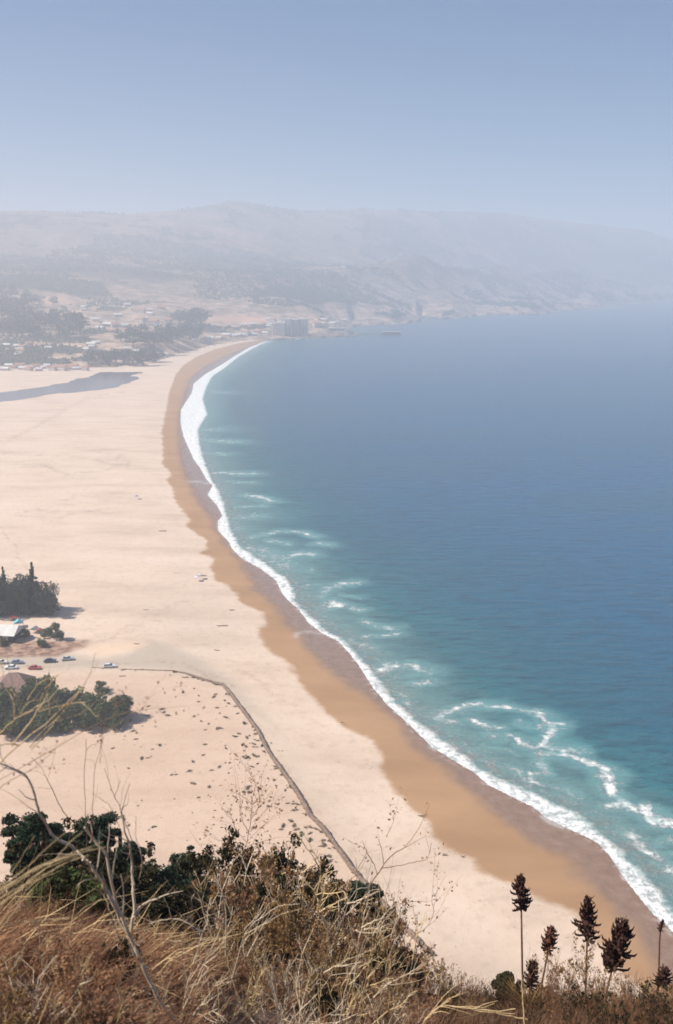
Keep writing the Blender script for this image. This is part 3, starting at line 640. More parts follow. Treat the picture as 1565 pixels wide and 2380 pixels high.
bl = [(100,1640,58,'green tree with the tallest crown beside the brown roof'),(75,1655,50,'green tree just below the brown roof'),(30,1665,62,'dark green tree at the left edge below the brown roof'),(128,1660,46,'tree in the middle of the green thicket'),
 (172,1640,38,'small light tree standing apart above the thicket'),(215,1668,44,'tree near the right end of the thicket'),(250,1672,52,'dark tree in the right part of the thicket'),(282,1668,40,'rightmost round tree of the thicket'),
 (15,1705,58,'lower left tree of the thicket behind the bare twigs'),(60,1700,46,'low tree on the lower side of the thicket, left'),(110,1695,42,'low tree on the lower side of the thicket, middle'),(160,1690,42,'low brownish tree below the middle of the thicket'),
 (210,1695,38,'low dark tree below the right part of the thicket'),(268,1690,30,'small low tree at the lower right corner of the thicket'),(-30,1660,60,'tree just outside the left edge of the thicket'),(235,1605,18,'tiny shrub above the right end of the thicket'),(246,1612,14,'second tiny shrub above the thicket'),
 (140,1690,30,'squat dark tree under the thicket'), (190,1672,30,'squat tree between the two halves of the thicket')]
for vx, vy, hpx, lab in bl:
    s = hpx*px2m(vy)*1.32; place(sh.get(), gp(vx, vy), random.random()*6, (s*.95, s*.95, s), lab, 'tree', 'trees of the green thicket')
for vx, vy, hpx, lab in [(131,1486,42,'slim green tree right of the campsite'),(97,1502,22,'round green shrub on the brown bank'),(52,1470,14,'small shrub behind the cabin'),(5,1500,20,'shrub at the photo edge below the cabin'),(57,1482,22,'brown shrub beside the cabin'),(112,1480,24,'thin brown shrub left of the slim green tree')]:
    s = hpx*px2m(vy); place(sh.get(), gp(vx, vy), random.random()*6, (s*.6, s*.6, s) if hpx > 30 else s, lab, 'shrub')

# --- cabin, pavilion, small things of the campsite
q = gp(-2, 1484); root = empty('cabin', q, -.12)
b = MB(); b.box(-7, 7, -3.5, 3.5, -.3, 3.2); b.build('wall', wood_dark, root)
b = MB(); b.add([(-8,-4.6,2.9),(8,-4.6,2.9),(8,4.6,2.9),(-8,4.6,2.9),(-8,0,5.6),(8,0,5.6)], [(0,1,5,4),(2,3,4,5),(0,4,3),(1,2,5),(0,3,2,1)]); b.build('roof', roofs[2], root)
b = MB(); b.box(3.2, 5.2, -3.56, -3.5, .8, 2.4); b.build('window', walls[0], root)
b = MB(); b.box(-1, 0.1, -3.56, -3.5, 0, 2.2); b.build('door', walls[1], root)
tag(root, 'dark timber cabin with a pale gable roof at the left edge', 'cabin')
roof_b = simple('brown_shingle', (.22,.135,.11), (.33,.21,.17), 1.2)
q = gp(32, 1612); root = empty('pavilion', q, .2)
b = MB(); b.box(-5.2, 5.2, -4.6, 4.6, -.3, 3.0); b.build('wall', walls[1], root)
b = MB(); b.add([(-6.6,-6,2.8),(6.6,-6,2.8),(6.6,6,2.8),(-6.6,6,2.8),(-1,0,7.2),(1.6,0,7.2)], [(0,1,5,4),(1,2,5),(2,3,4,5),(3,0,4),(0,3,2,1)]); b.build('roof', roof_b, root)
for x in (-3, 0, 3): b = MB(); b.box(x-.7, x+.7, -4.66, -4.6, 1, 2.3); b.build('window', glass_dark, root)
tag(root, 'house with a brown hipped roof standing in the thicket by the cars', 'house')
blue = simple('blue_canvas', (.12,.36,.42), (.20,.46,.50), 2); red = simple('red_canvas', (.45,.10,.08), (.52,.15,.12), 2); steel = simple('steel', (.4,.4,.4), (.5,.5,.5), 4, .4)
grey = simple('grey_canvas', (.25,.26,.27), (.36,.37,.38), 2)
def tent(vx, vy, w_, d_, h_, m, label, rz):
    root = empty('awning_tent', gp(vx, vy), rz); b = MB()
    b.add([(-w_/2,-d_/2,h_*.6),(w_/2,-d_/2,h_*.6),(w_/2,d_/2,h_*.6),(-w_/2,d_/2,h_*.6),(0,-d_/2,h_),(0,d_/2,h_)], [(0,4,5,3),(1,2,5,4),(0,1,4),(3,5,2)]); b.build('canopy', m, root)
    for x in (-w_/2+.1, w_/2-.1):
        for y in (-d_/2+.1, d_/2-.1): b = MB(); b.tube([(x,y,-.1),(x,y,h_*.6)], .06, 6); b.build('pole', steel, root)
    tag(root, label, 'tent')
tent(44, 1457, 3.6, 3.0, 3.0, blue, 'light blue awning tent beside the cabin', .3)
tent(81, 1470, 3.0, 2.6, 2.4, grey, 'grey awning tent between cabin and slim tree', -.2)
tent(93, 1472, 2.2, 2.0, 2.0, red, 'small dark red awning tent right of the grey one', .1)
tent(32, 1441, 3.4, 2.0, 1.8, red, 'low red awning tent behind the cabin roof', .1)

# --- cars
tyre = simple('tyre_rubber', (.015,.015,.015), (.03,.03,.03), 5, .9); rimm = simple('wheel_rim', (.4,.4,.4), (.5,.5,.5), 5, .4)
head = simple('headlamp_glass', (.7,.7,.68), (.8,.8,.78), 5, .2)
def car_paint(name, c_):
    m, t, p = M(name); p.inputs['Base Color'].default_value = (*c_, 1); p.inputs['Roughness'].default_value = .3; p.inputs['Coat Weight'].default_value = .6
    return m
def car(vx, vy, rz, paint, label, hatch=False):
    root = empty('parked_car', gp(vx, vy), rz)
    prof = [(-2.1,.35),(-2.15,.62),(-2.05,.86),(-1.5,.93),(-.9,.97),(.95,.97),(1.6,.88),(2.05,.75),(2.15,.55),(2.1,.35)]
    if hatch: prof[2:4] = [(-2.1,.95),(-1.8,.97)]
    b = MB(); n = len(prof); ys = [(-.84,.93),(-.72,1),(.72,1),(.84,.93)]
    v = []
    for y, s_ in ys: v += [(x*s_ if abs(x) > 1.9 else x, y, z*(.985 if s_ < 1 else 1)) for x, z in prof]
    f = [(k*n+i, (k+1)*n+i, (k+1)*n+i+1, k*n+i+1) for k in range(3) for i in range(n-1)]+[tuple(range(n)), tuple(range(3*n, 4*n))[::-1]]+[(k*n, k*n+n-1, (k+1)*n+n-1, (k+1)*n) for k in range(3)]
    b.add(v, f)
    x0, x1, x2, x3 = ((-1.95,-1.6,.1,.85) if hatch else (-1.5,-.95,.25,.95))
    b.add([(x1,-.6,1.42),(x2,-.6,1.42),(x2,.6,1.42),(x1,.6,1.42),(x1,-.62,1.37),(x2,-.62,1.37),(x2,.62,1.37),(x1,.62,1.37)], [(0,1,2,3),(0,4,5,1),(2,6,7,3),(1,5,6,2),(3,7,4,0)])
    b.build('body', paint, root)
    b = MB(); b.add([(x0,-.74,.965),(x3,-.74,.965),(x3,.74,.965),(x0,.74,.965),(x1,-.6,1.368),(x2,-.6,1.368),(x2,.6,1.368),(x1,.6,1.368)], [(0,1,5,4),(1,2,6,5),(2,3,7,6),(3,0,4,7),(4,5,6,7)]); b.build('window', glass_dark, root)
    for x in (-1.3, 1.3):
        for y in (-.8, .8):
            b = MB(); b.tube([(x,y-.1,.32),(x,y+.1,.32)], .32, 14); wl = b.build('wheel', tyre, root)
            b = MB(); b.tube([(x,y-.12,.32),(x,y+.12,.32)], .18, 10); b.build('rim', rimm, wl)
    for y in (-.6, .6): b = MB(); b.box(2.06, 2.13, y-.14, y+.14, .56, .7); b.build('headlight', head, root)
    tag(root, label, 'car', 'cars parked on the gravel by the beach')
car(4, 1542, .05, car_paint('paint_cream', (.75,.72,.64)), 'cream car cut by the left edge of the parking row')
car(40, 1542, .1, car_paint('paint_grey_blue', (.22,.28,.36)), 'grey blue car between the cream car and the dark blue car')
car(26, 1554, 3.2, car_paint('paint_white', (.80,.80,.78)), 'white car in the lower row left of the red car')
car(81, 1555, .0, car_paint('paint_red', (.50,.07,.05)), 'red car in the lower row')
car(117, 1539, .15, car_paint('paint_navy', (.03,.04,.10)), 'dark navy blue car in the upper row')
car(158, 1534, .22, car_paint('paint_silver_blue', (.38,.44,.50)), 'silver blue car at the right end of the upper row')
car(256, 1551, .1, car_paint('paint_silver', (.62,.66,.68)), 'silver hatchback parked apart near the sea wall', True)

# --- low stone wall
stone = simple('wall_stone', (.13,.085,.06), (.27,.19,.14), 1.8, .95, .8, .15, False)
wl_px = [(215,1551),(308,1556),(404,1559),(435,1566),(462,1577),(492,1585),(520,1594),(535,1612),(560,1646),(603,1704),(622,1744),(648,1782),(675,1820),(700,1858),(721,1896),(745,1920),(767,1947),(795,1987),(820,2023),(855,2061),(905,2120),(960,2177),(1005,2222)]
P = GL(wl_px, 1.0); P = np.array(P); seg = np.linalg.norm(np.diff(P, axis=0), axis=1); s_ = np.insert(np.cumsum(seg), 0, 0)
n = int(s_[-1]/0.7); ss = np.linspace(0, s_[-1], n); pts = np.stack([np.interp(ss, s_, P[:, 0]), np.interp(ss, s_, P[:, 1])], -1)
tn = np.gradient(pts, axis=0); tn /= np.linalg.norm(tn, axis=1)[:, None]; nn = np.stack([-tn[:, 1], tn[:, 0]], -1)
b = MB(); prof = [(-.55, .6), (-.42, 1.7), (-.15, 1.95), (.15, 1.93), (.42, 1.7), (.55, .6)]
grow = np.clip(ss/60, .35, 1)
hv = 1 + .25*(fbm(ss, ss*0, 3, 4, 9)-.5)*2
V = np.array([[(pts[i, 0]+nn[i, 0]*a*(1+.4*rng.normal()*.5), pts[i, 1]+nn[i, 1]*a*(1+.4*rng.normal()*.5), .6+(z-.6)*hv[i]*grow[i]+(rng.normal()*.06)) for a, z in prof] for i in range(n)])
k = len(prof); b.add(V.reshape(-1, 3), [(i*k+j, i*k+j+1, (i+1)*k+j+1, (i+1)*k+j) for i in range(n-1) for j in range(k-1)]+[tuple(range(k)), tuple((n-1)*k+j for j in range(k))[::-1]])
o = b.build('stone_wall', stone); tag(o, 'low dark rubble wall bending at the car park and running down the beach', 'wall')

# --- tufts on the sand
def tuft(n=60, mat=leaf_brown):
    b = MB(); blob_leaves(b, [(0,0,.22,.42,.5),(.35,.1,.15,.3,.5),(-.3,-.15,.15,.28,.5)], n, .13, up=.5)
    for i in range(14):
        a = random.random()*6.28; b.tube([(0,0,-.05),(.25*math.cos(a),.25*math.sin(a),.35),(.5*math.cos(a),.5*math.sin(a),.5)], [.015,.01,.004], 3)
    return b
tps = [tuft().build('beach_shrub', leaf_brown) for _ in range(4)]; tps += [tuft(90).build('beach_shrub', leaf_green)]
tused = [0]*5
wallx = lambda vy: np.interp(vy, [a[1] for a in wl_px[6:]], [a[0] for a in wl_px[6:]])
cnt = 0
def put_tuft(vx, vy, s, lab, grp):
    global cnt
    k = random.choice((0,1,2,3)) if random.random() < .9 else 4
    o = tps[k] if not tused[k] else tps[k].copy()
    if tused[k]: COL.objects.link(o)
    tused[k] = 1; x, y, z = gp(vx, vy); o.location = (x, y, 1.0); o.rotation_euler.z = random.random()*6; o.scale = (s*random.uniform(1,1.7), s, s*random.uniform(.5,.9)); tag(o, lab, 'shrub', grp); cnt += 1
for i in range(110):
    vy = random.uniform(1600, 2010); vx = wallx(vy) - 8 - abs(random.gauss(0, 60)); 
    put_tuft(vx, vy, random.uniform(.4, 1.25), 'low brown tuft on the sand just left of the rubble wall', 'tufts beside the wall')
for i in range(130):
    vy = random.uniform(1620, 2000); vx = random.uniform(250, max(300, wallx(vy)-120))
    if vnoise(np.array([vx/38.]), np.array([vy/26.]), 5)[0] < .45: continue
    put_tuft(vx, vy, random.choice((.25, .35, .5, .8, 1.2)), 'low brown tuft on the rough sand between thicket and hillside', 'tufts on the rough sand')
for i in range(36):
    k = random.uniform(0, 1); vx = np.interp(k, np.linspace(0,1,len(wl_px)-2), [a[0] for a in wl_px[:-2]]); vy = np.interp(k, np.linspace(0,1,len(wl_px)-2), [a[1] for a in wl_px[:-2]])
    put_tuft(vx+random.uniform(-5,3), vy+2, random.uniform(.7,1.3), 'dark tuft growing against the rubble wall', 'tufts against the wall')
# driftwood and wrack on the open beach
drift = simple('driftwood', (.13,.08,.05), (.24,.16,.11), 3)
for i, (vx, vy, L_, lab) in enumerate([(515,1455,4.5,'long dark driftwood branch above the damp band'),(541,1418,2.4,'short dark driftwood near the damp edge'),(340,1418,2.6,'small driftwood piece in the middle of the pale sand'),(378,1234,4,'driftwood far up the beach near the damp band'),
   (470,1338,5,'pale driftwood bundle beside the parasols'),(982,1897,2.2,'dark stick lying on the edge of the damp sand'),(505,1512,2,'small brown driftwood below the long branch'),(318,1497,2.4,'brown stick beside the gravel fan'),(1035,1988,1.4,'dark lump on the damp edge'),(1076,1992,1.2,'second small dark lump on the damp edge'),
   (430,1575,3,'dark branch against the bend of the wall'),(795,1680,1.6,'small dark stick right of the wall on pale sand'),(285,1572,2.5,'low dark branch above the rough sand')]):
    b = MB()
    for k in range(4):
        a = random.uniform(-.4,.4)+(3.14 if k % 2 else 0); ln = L_*random.uniform(.3,.6); b.tube(wob((0,0,.12), (ln*math.cos(a), ln*math.sin(a), .15+.25*random.random()), 6, .05*L_*.3), np.linspace(.16, .05, 6)*(.6+.15*L_), 6)
    o = b.build('driftwood', drift, None, True); x, y, z = gp(vx, vy); o.location = (x, y, .95); tag(o, lab, 'driftwood')
def parasol(vx, vy, m, label):
    root = empty('beach_parasol', gp(vx, vy)); b = MB(); b.tube([(0,0,-.2),(.1,0,2.2)], .03, 6); b.build('pole', steel, root); b = MB(); n = 10
    b.add([(.1,0,2.4)]+[(.1+1.3*math.cos(i*6.283/n), 1.3*math.sin(i*6.283/n), 1.9) for i in range(n)], [(0,1+i,1+(i+1) % n) for i in range(n)]); b.build('canopy', m, root); tag(root, label, 'parasol')
parasol(318, 1160, simple('navy_canvas', (.06,.14,.35), (.10,.2,.42), 2), 'small blue parasol alone on the far sand')
parasol(458, 1350, simple('lilac_canvas', (.55,.52,.62), (.65,.62,.7), 2), 'pale lilac parasol near the damp band')
parasol(466, 1345, walls[0], 'white parasol just right of the lilac one')


# ------------------------------------------------------------------ foreground plants
pale = simple('pale_dead_bark', (.48,.36,.25), (.66,.54,.40), 14, .85)
tan = simple('straw_stem', (.46,.32,.16), (.64,.48,.27), 10, .8)
brown = simple('brown_twig', (.15,.075,.045), (.30,.165,.10), 10, .9)
mauve = simple('grey_brown_twig', (.28,.185,.12), (.48,.34,.23), 8, .9)
dkbr = simple('dark_flower_head', (.022,.009,.008), (.085,.034,.024), 14, .9)
leaf_ol = leafy('dry_olive_leaves', (.19,.11,.045), (.34,.21,.09), 2.5, .3, (.48,.31,.15))
leaf_rs = leafy('dry_russet_leaves', (.19,.09,.05), (.40,.22,.12), 2.5, .3, (.55,.33,.18))
leaf_dg = leafy('dark_shrub_leaves', (.020,.018,.009), (.05,.045,.02), 2.0, .15)
def sz(x, y): return float(slope_z(np.array([x]), np.array([y]))[0])
def base_top(vx, vy, r):
    tp = at_r(vx, vy, r); z = sz(tp.x, tp.y); return Vector((tp.x, tp.y, z)), tp.z - z
def perp(d):
    q = rng.normal(size=3); q -= d*np.dot(q, d); return q/(np.linalg.norm(q)+1e-9)
def twig_path(p, d, L, n, wobble, curl=0.0):
    pts = [np.array(p, float)]; d = np.array(d, float); st = L/(n-1)
    for i in range(n-1):
        d = d + rng.normal(size=3)*wobble + np.array([0, 0, curl]); d /= np.linalg.norm(d); pts.append(pts[-1]+d*st)
    return np.array(pts), d
def bush(name, h=1.0, tilt=.75, ns=15, nc=5, ng=4, th=.010, twig=brown, leaf=leaf_ol, nleaf=3, ls=.024, curl=.02, lobes=None, base_r=.12):
    root = empty(name, (0,0,0)); sb = MB(); tips = []
    for i in range(ns):
        a = random.random()*6.283; tl = tilt*math.sqrt(random.random()); d = np.array([math.sin(tl)*math.cos(a), math.sin(tl)*math.sin(a), math.cos(tl)])
        L = h*random.uniform(.65, 1.05); pts, _ = twig_path([base_r*d[0], base_r*d[1], -.06], d, L, 7, .13, curl); sb.tube(pts, np.linspace(th, th*.35, 7), 4)
        for j in range(nc):
            k = random.randint(2, 6); dd = pts[k]-pts[k-1]; dd /= np.linalg.norm(dd); c = dd+perp(dd)*random.uniform(.5, 1.1); c /= np.linalg.norm(c)
            p2, _ = twig_path(pts[k], c, h*random.uniform(.18, .38), 5, .16, curl); sb.tube(p2, np.linspace(th*.5, th*.22, 5), 3)
            for g in range(ng):
                k2 = random.randint(1, 4); dd = p2[k2]-p2[k2-1]; dd /= np.linalg.norm(dd); c2 = dd+perp(dd)*random.uniform(.6, 1.3); c2 /= np.linalg.norm(c2)
                p3, _ = twig_path(p2[k2], c2, h*random.uniform(.05, .14), 3, .2, curl); sb.tube(p3, np.linspace(th*.26, th*.15, 3), 3); tips.append(p3[-1]); tips.append(p3[1])
    sb.build('branch', twig, root)
    if leaf:
        tips = np.array(tips); n = int(len(tips)*nleaf); cc = tips[rng.integers(0, len(tips), max(8, n//7))]; c = cc[rng.integers(0, len(cc), n)] + rng.normal(size=(n, 3))*ls*1.1
        nr = rng.normal(size=(n, 3)); nr /= np.linalg.norm(nr, axis=1)[:, None]; a = np.cross(nr, rng.normal(size=(n, 3))); a /= np.linalg.norm(a, axis=1)[:, None]; b_ = np.cross(nr, a)
        s = ls*(.5+rng.random(n))[:, None]; lb_ = MB(); lb_.quads(np.stack([c-a*s, c-b_*s*.5, c+a*s, c+b_*s*.5], 1)); lb_.build('foliage', leaf, root)
    return root
def put(o, vx, vy, r, label, cat, group=None, wide=1.0, rz=None):
    b_, h = base_top(vx, vy, r); h = max(h, .35); return place(o, b_, random.random()*6.28 if rz is None else rz, (h*wide, h*wide, h), label, cat, group)

# --- dry grass: blades nobody could count
def grass(name, n, cols, rr, Lm, lean, wdt, mat, label, dens=None):
    col = rng.uniform(*cols, n); r = rng.uniform(*rr, n); a = np.arctan((col-CX)/(F*0.87)); x, y = r*np.sin(a), r*np.cos(a)
    cl = fbm(x, y, 1.1, 3, 41); keep = cl > (dens or 0.0); x, y, cl = x[keep], y[keep], cl[keep]; n = len(x)
    z = slope_z(x, y)-.02; L = Lm*(.45+.8*rng.random(n))*(.6+.8*cl)
    fl = (fbm(x, y, 0.9, 3, 55)-.5)*3.0
    d0 = np.stack([lean[0]*.45+rng.normal(size=n)*.22+fl*.3, lean[1]*.45+rng.normal(size=n)*.22, .9+0*x], -1)
    d1 = np.stack([lean[0]+rng.normal(size=n)*.42+fl*.8, lean[1]+rng.normal(size=n)*.4+fl*.5, lean[2]+rng.normal(size=n)*.3], -1)
    for d in (d0, d1): d /= np.linalg.norm(d, axis=1)[:, None]
    p0 = np.stack([x, y, z], -1); p1 = p0+d0*L[:, None]*.35; p2 = p1+(d0+d1)/2*L[:, None]*.33; p3 = p2+d1*L[:, None]*.4
    w_ = np.cross(d1, rng.normal(size=(n, 3))); w_ /= np.linalg.norm(w_, axis=1)[:, None]; w_ *= wdt*(.6+.8*rng.random(n))[:, None]
    V = np.stack([p0-w_, p0+w_, p1-w_*.9, p1+w_*.9, p2-w_*.6, p2+w_*.6, p3-w_*.12, p3+w_*.12], 1)
    f = np.array([(0,1,3,2),(2,3,5,4),(4,5,7,6)]); fa = (f[None]+8*np.arange(n)[:, None, None]).reshape(-1, 4)
    me = bpy.data.meshes.new(name); me.vertices.add(8*n); me.loops.add(fa.size); me.polygons.add(len(fa))
    me.vertices.foreach_set('co', V.ravel()); me.loops.foreach_set('vertex_index', fa.ravel().astype(np.int32)); me.polygons.foreach_set('loop_start', np.arange(0, fa.size, 4, dtype=np.int32))
    me.update(calc_edges=True); me.materials.append(mat); o = bpy.data.objects.new(name, me); COL.objects.link(o); tag(o, label, 'grass', kind='stuff')
g1 = leafy('dry_grass_blades', (.17,.075,.05), (.40,.22,.125), 1.1, .3, (.58,.38,.22))
g2 = leafy('brown_grass_blades', (.09,.042,.025), (.20,.11,.06), 1.3, .2, (.30,.19,.10))
grass('dry_grass', 22000, (-300, 440), (1.8, 10), .44, (.75, -.1, .5), .0035, g1, 'long dry windswept grass leaning over the slope', .30)
grass('sparse_grass', 2500, (430, 1050), (6, 13), .30, (.4, 0, .6), .004, g1, 'short sparse straw grass between the middle bushes', .5)
grass('straw_stalks', 800, (-300, 420), (2.5, 9), .75, (.8, -.1, .45), .0035, tan, 'scattered long straw stalks in the dry grass', .40)
grass('brown_grass', 9000, (1020, 1750), (7, 16), .32, (.15, .0, .8), .0035, g2, 'short dark brown grass among the bushes', .34)

# --- middle bushes
bp = Pool([bush('dry_bush', ns=13, nc=6, ng=4, twig=mauve, leaf=leaf_ol, nleaf=4.5, th=.015),
           bush('dry_bush', ns=12, nc=6, ng=5, twig=brown, leaf=leaf_rs, nleaf=4.5, th=.014, tilt=.95),
           bush('dry_bush', ns=14, nc=6, ng=4, twig=mauve, leaf=leaf_rs, nleaf=2.6, th=.014, tilt=.7),
           bush('dry_bush', ns=12, nc=6, ng=5, twig=pale, leaf=leaf_ol, nleaf=4.0, th=.015, tilt=.95),
           bush('leafy_bush', ns=18, nc=6, ng=5, twig=brown, leaf=leaf_dg, nleaf=26, th=.012, tilt=.9, ls=.019)])
SILX = [380,450,520,560,600,640,700,760,830,890,940,965,1010,1060,1110,1160,1565]
SILY = [2165,2095,2045,2020,2012,2015,2045,2078,2105,2110,2160,2205,2215,2245,2268,2292,2300]
sil = lambda x: float(np.interp(x, SILX, SILY))
def where(x):
    return ('below the dark conifers' if x < 520 else 'below the leafy sprig' if x < 620 else 'below the lower end of the wall' if x < 760 else 'left of the dark round tree' if x < 850 else 'around the dark round tree' if x < 960 else 'right of the dark round tree')
for row, (dy, r0, r1, step, kind, lab) in enumerate([(22, 14.5, 17, 44, (2,1,0), 'uppermost brown twiggy bush, '), (62, 11.5, 13.5, 50, (0,3,1,2), 'middle olive brown twiggy bush, '),
        (130, 9.8, 11.3, 58, (3,0,1), 'lower tangled brown bush, '), (205, 8.2, 9.5, 66, (1,2,0), 'lowest tangled dry bush, ')]):
    x = (455, 430, 400, 380)[row]; i = 0
    while x < (985, 1010, 1020, 1060)[row]:
        vx = x+random.uniform(-14, 14); vy = sil(vx)+dy+random.uniform(-16, 20)
        if vy < 2330:
            l = lab+where(vx); put(bp.get(kind[i % len(kind)]), vx, vy, random.uniform(r0, r1), l, 'bush', l.split(',')[0]+'es '+where(vx), random.uniform(.55, .8))
        x += step; i += 1
for vx, vy, r, lab in [(640,2010,17,'dark green leafy bush rising behind the brown bushes below the wall'),(615,2060,15.5,'second dark leafy bush below and left of the taller one'),(700,2085,16,'dark leafy bush half hidden behind brown twigs'),(560,2100,13,'dark leafy bush low among the brown bushes right of the conifers'),
        (790,2130,14.5,'dark leafy bush directly left of the dark round tree'),(930,2235,12.5,'dark leafy bush low right of the dark round tree'),(845,2235,11.5,'dark bush under the dark round tree'),(660,2215,11,'dark patch of leafy bush in the middle of the tangle'),
        (470,2285,8.5,'dark leafy bush near the bottom, left of the middle'),(270,2330,6.6,'dark leafy bush at the bottom edge in the dry grass'),(110,2055,9,'yellow green bush under the left pine crown')]:
    put(bp.get(4), vx, vy, r, lab, 'bush', None, .75)

for k, (vx, vy, r) in enumerate([(520,2085,14.8),(580,2075,15),(640,2070,15.4),(700,2105,14.6),(760,2120,14.4),(820,2150,14),(600,2150,12.6),(690,2165,12.4),(760,2190,12),(880,2210,12.4),(500,2150,12),(440,2190,10.6),(540,2230,10.2),(620,2250,10),(720,2260,10),(810,2270,9.8),(900,2280,10),(960,2275,10.6),(420,2260,9),(520,2320,8.4),(640,2330,8.4),(760,2335,8.4),(880,2335,8.6),(980,2330,9)]):
    if k % 3 == 0: put(bp.get(4), vx, vy+25, r, 'added dark bush for shade gaps '+where(vx), 'bush', 'added dark bushes for shade gaps '+where(vx), .8)  # near-black bushes added behind the twigs, standing in for shaded holes
    else: put(bp.get((3,1,0,2)[k % 4]), vx, vy+10, r, 'sprawling pale twigged bush '+where(vx), 'bush', 'sprawling bushes in the tangle '+where(vx), .95)
for vx, vy, r, lab in [(30,2030,13,'dark bush under the leftmost pines'),(95,2045,12.5,'dark bush behind the straw stalks at the left'),(180,2060,13,'dark bush under the flat topped pine'),(250,2085,13.5,'dark bush at the foot of the bare tree'),(310,2120,13,'dark bush between bare tree and conifers'),(370,2140,13.5,'dark bush below the broad conifer'),(430,2150,13.5,'dark bush below the tallest spire')]:
    put(bp.get(4), vx, vy, r, lab, 'bush', None, 1.2)
# --- dark trees on the slope below the brow
def put_tree(o, vx, vy, r, wide, lab, cat, crown=None):
    b_, h = base_top(vx, vy, r); return place(o, b_, random.random()*6.28, (wide, wide, h), lab, cat)
cyp = lambda n=5200: conifer('conifer', 1.0, 1.0, .030, leaf_dark, n, 13, .22, .5)
def slope_conifer(vx, vy, r, wpx, lab, n=9000, sh=.75):
    b_, h = base_top(vx, vy, r); rw = wpx*.5*math.hypot(r, H-b_.z)/F
    o = conifer('conifer', h, rw, .036, leaf_dark, int(n*1.8), 18, .38, .4, -1); place(o, b_, 0, 1, lab, 'conifer')
slope_conifer(439, 1962, 25, 120, 'dark conifer with the tallest narrow spire above the bushes')
slope_conifer(404, 1978, 26, 95, 'dark conifer with a small pointed tip left of the tallest spire')
slope_conifer(362, 2000, 24, 150, 'broad dark conifer left of the two spires')
slope_conifer(472, 2035, 23, 120, 'low dark conifer right of the tallest spire')
slope_conifer(335, 2045, 22, 110, 'low dark conifer behind the bare tree')
def pine(vx, vy, r, wpx, hpx, lab, n=5200, mat=None):
    b_, h = base_top(vx, vy, r); k = math.hypot(r, H-b_.z)/F; rw = wpx*.5*k; ch = hpx*k
    root = empty('pine_tree', b_); tb = MB(); tb.tube(wob((0,0,-.4), (.2,.1,h-ch*.4), 9, .06), np.linspace(.14, .05, 9), 7); bl = []
    for j in range(13):
        a = random.random()*6.28; d = rw*math.sqrt(random.random())*.8; z = h-ch*(.16+.84*random.random()*(.5+.5*d/rw)); bl.append((d*math.cos(a), d*math.sin(a), z, rw*random.uniform(.2,.32), .55))
        tb.tube(wob((0,0,h-ch*1.1), (d*math.cos(a), d*math.sin(a), z), 6, .05), np.linspace(.05,.015,6), 4)
    for j in range(9):
        a = random.random()*6.28; d = rw*random.random()*.75; bl.append((d*math.cos(a), d*math.sin(a), h-ch*random.uniform(.9, 1.9), rw*random.uniform(.2,.3), .7))
    bl.append((0,0,h-ch*.25,rw*.4,.7)); tb.build('trunk', bark, root); cb = MB(); blob_leaves(cb, bl, int(n*2), .040); cb.build('crown', mat or leaf_dark, root); tag(root, lab, 'pine')
pine(72, 1888, 24, 115, 95, 'dark pine with a domed crown at the left edge of the slope')
pine(50, 1945, 22, 70, 50, 'low dark pine crown leaning out at the far left')
pine(120, 1915, 25, 100, 70, 'dark pine right of the domed one, behind the pale branch')
pine(205, 1900, 25, 125, 75, 'wide flat topped dark pine behind the long pale branch')
pine(245, 1925, 24, 60, 50, 'small dark pine at the right of the flat topped one')
pine(302, 1952, 23, 56, 60, 'small round dark pine between flat topped pine and conifers')
pine(160, 2000, 21, 130, 90, 'low dark pine under the flat topped pine')
pine(255, 2010, 20, 100, 90, 'low dark pine behind the forked bare tree')
pine(862, 2046, 19, 92, 110, 'dark round tree at the lower end of the wall', 7000)
pine(900, 2105, 17.5, 80, 90, 'second dark tree just right of and below the round one', 6000)
pine(1180, 2258, 15.5, 62, 60, 'dark round shrub left of the nearest flower spikes', 3500, leaf_dg)
pine(1262, 2300, 14.5, 50, 50, 'dark low shrub under the short flower spike', 2500)
pine(150, 2040, 10, 200, 90, 'olive green leaning shrub above the dry grass', 6000, leaf_green)

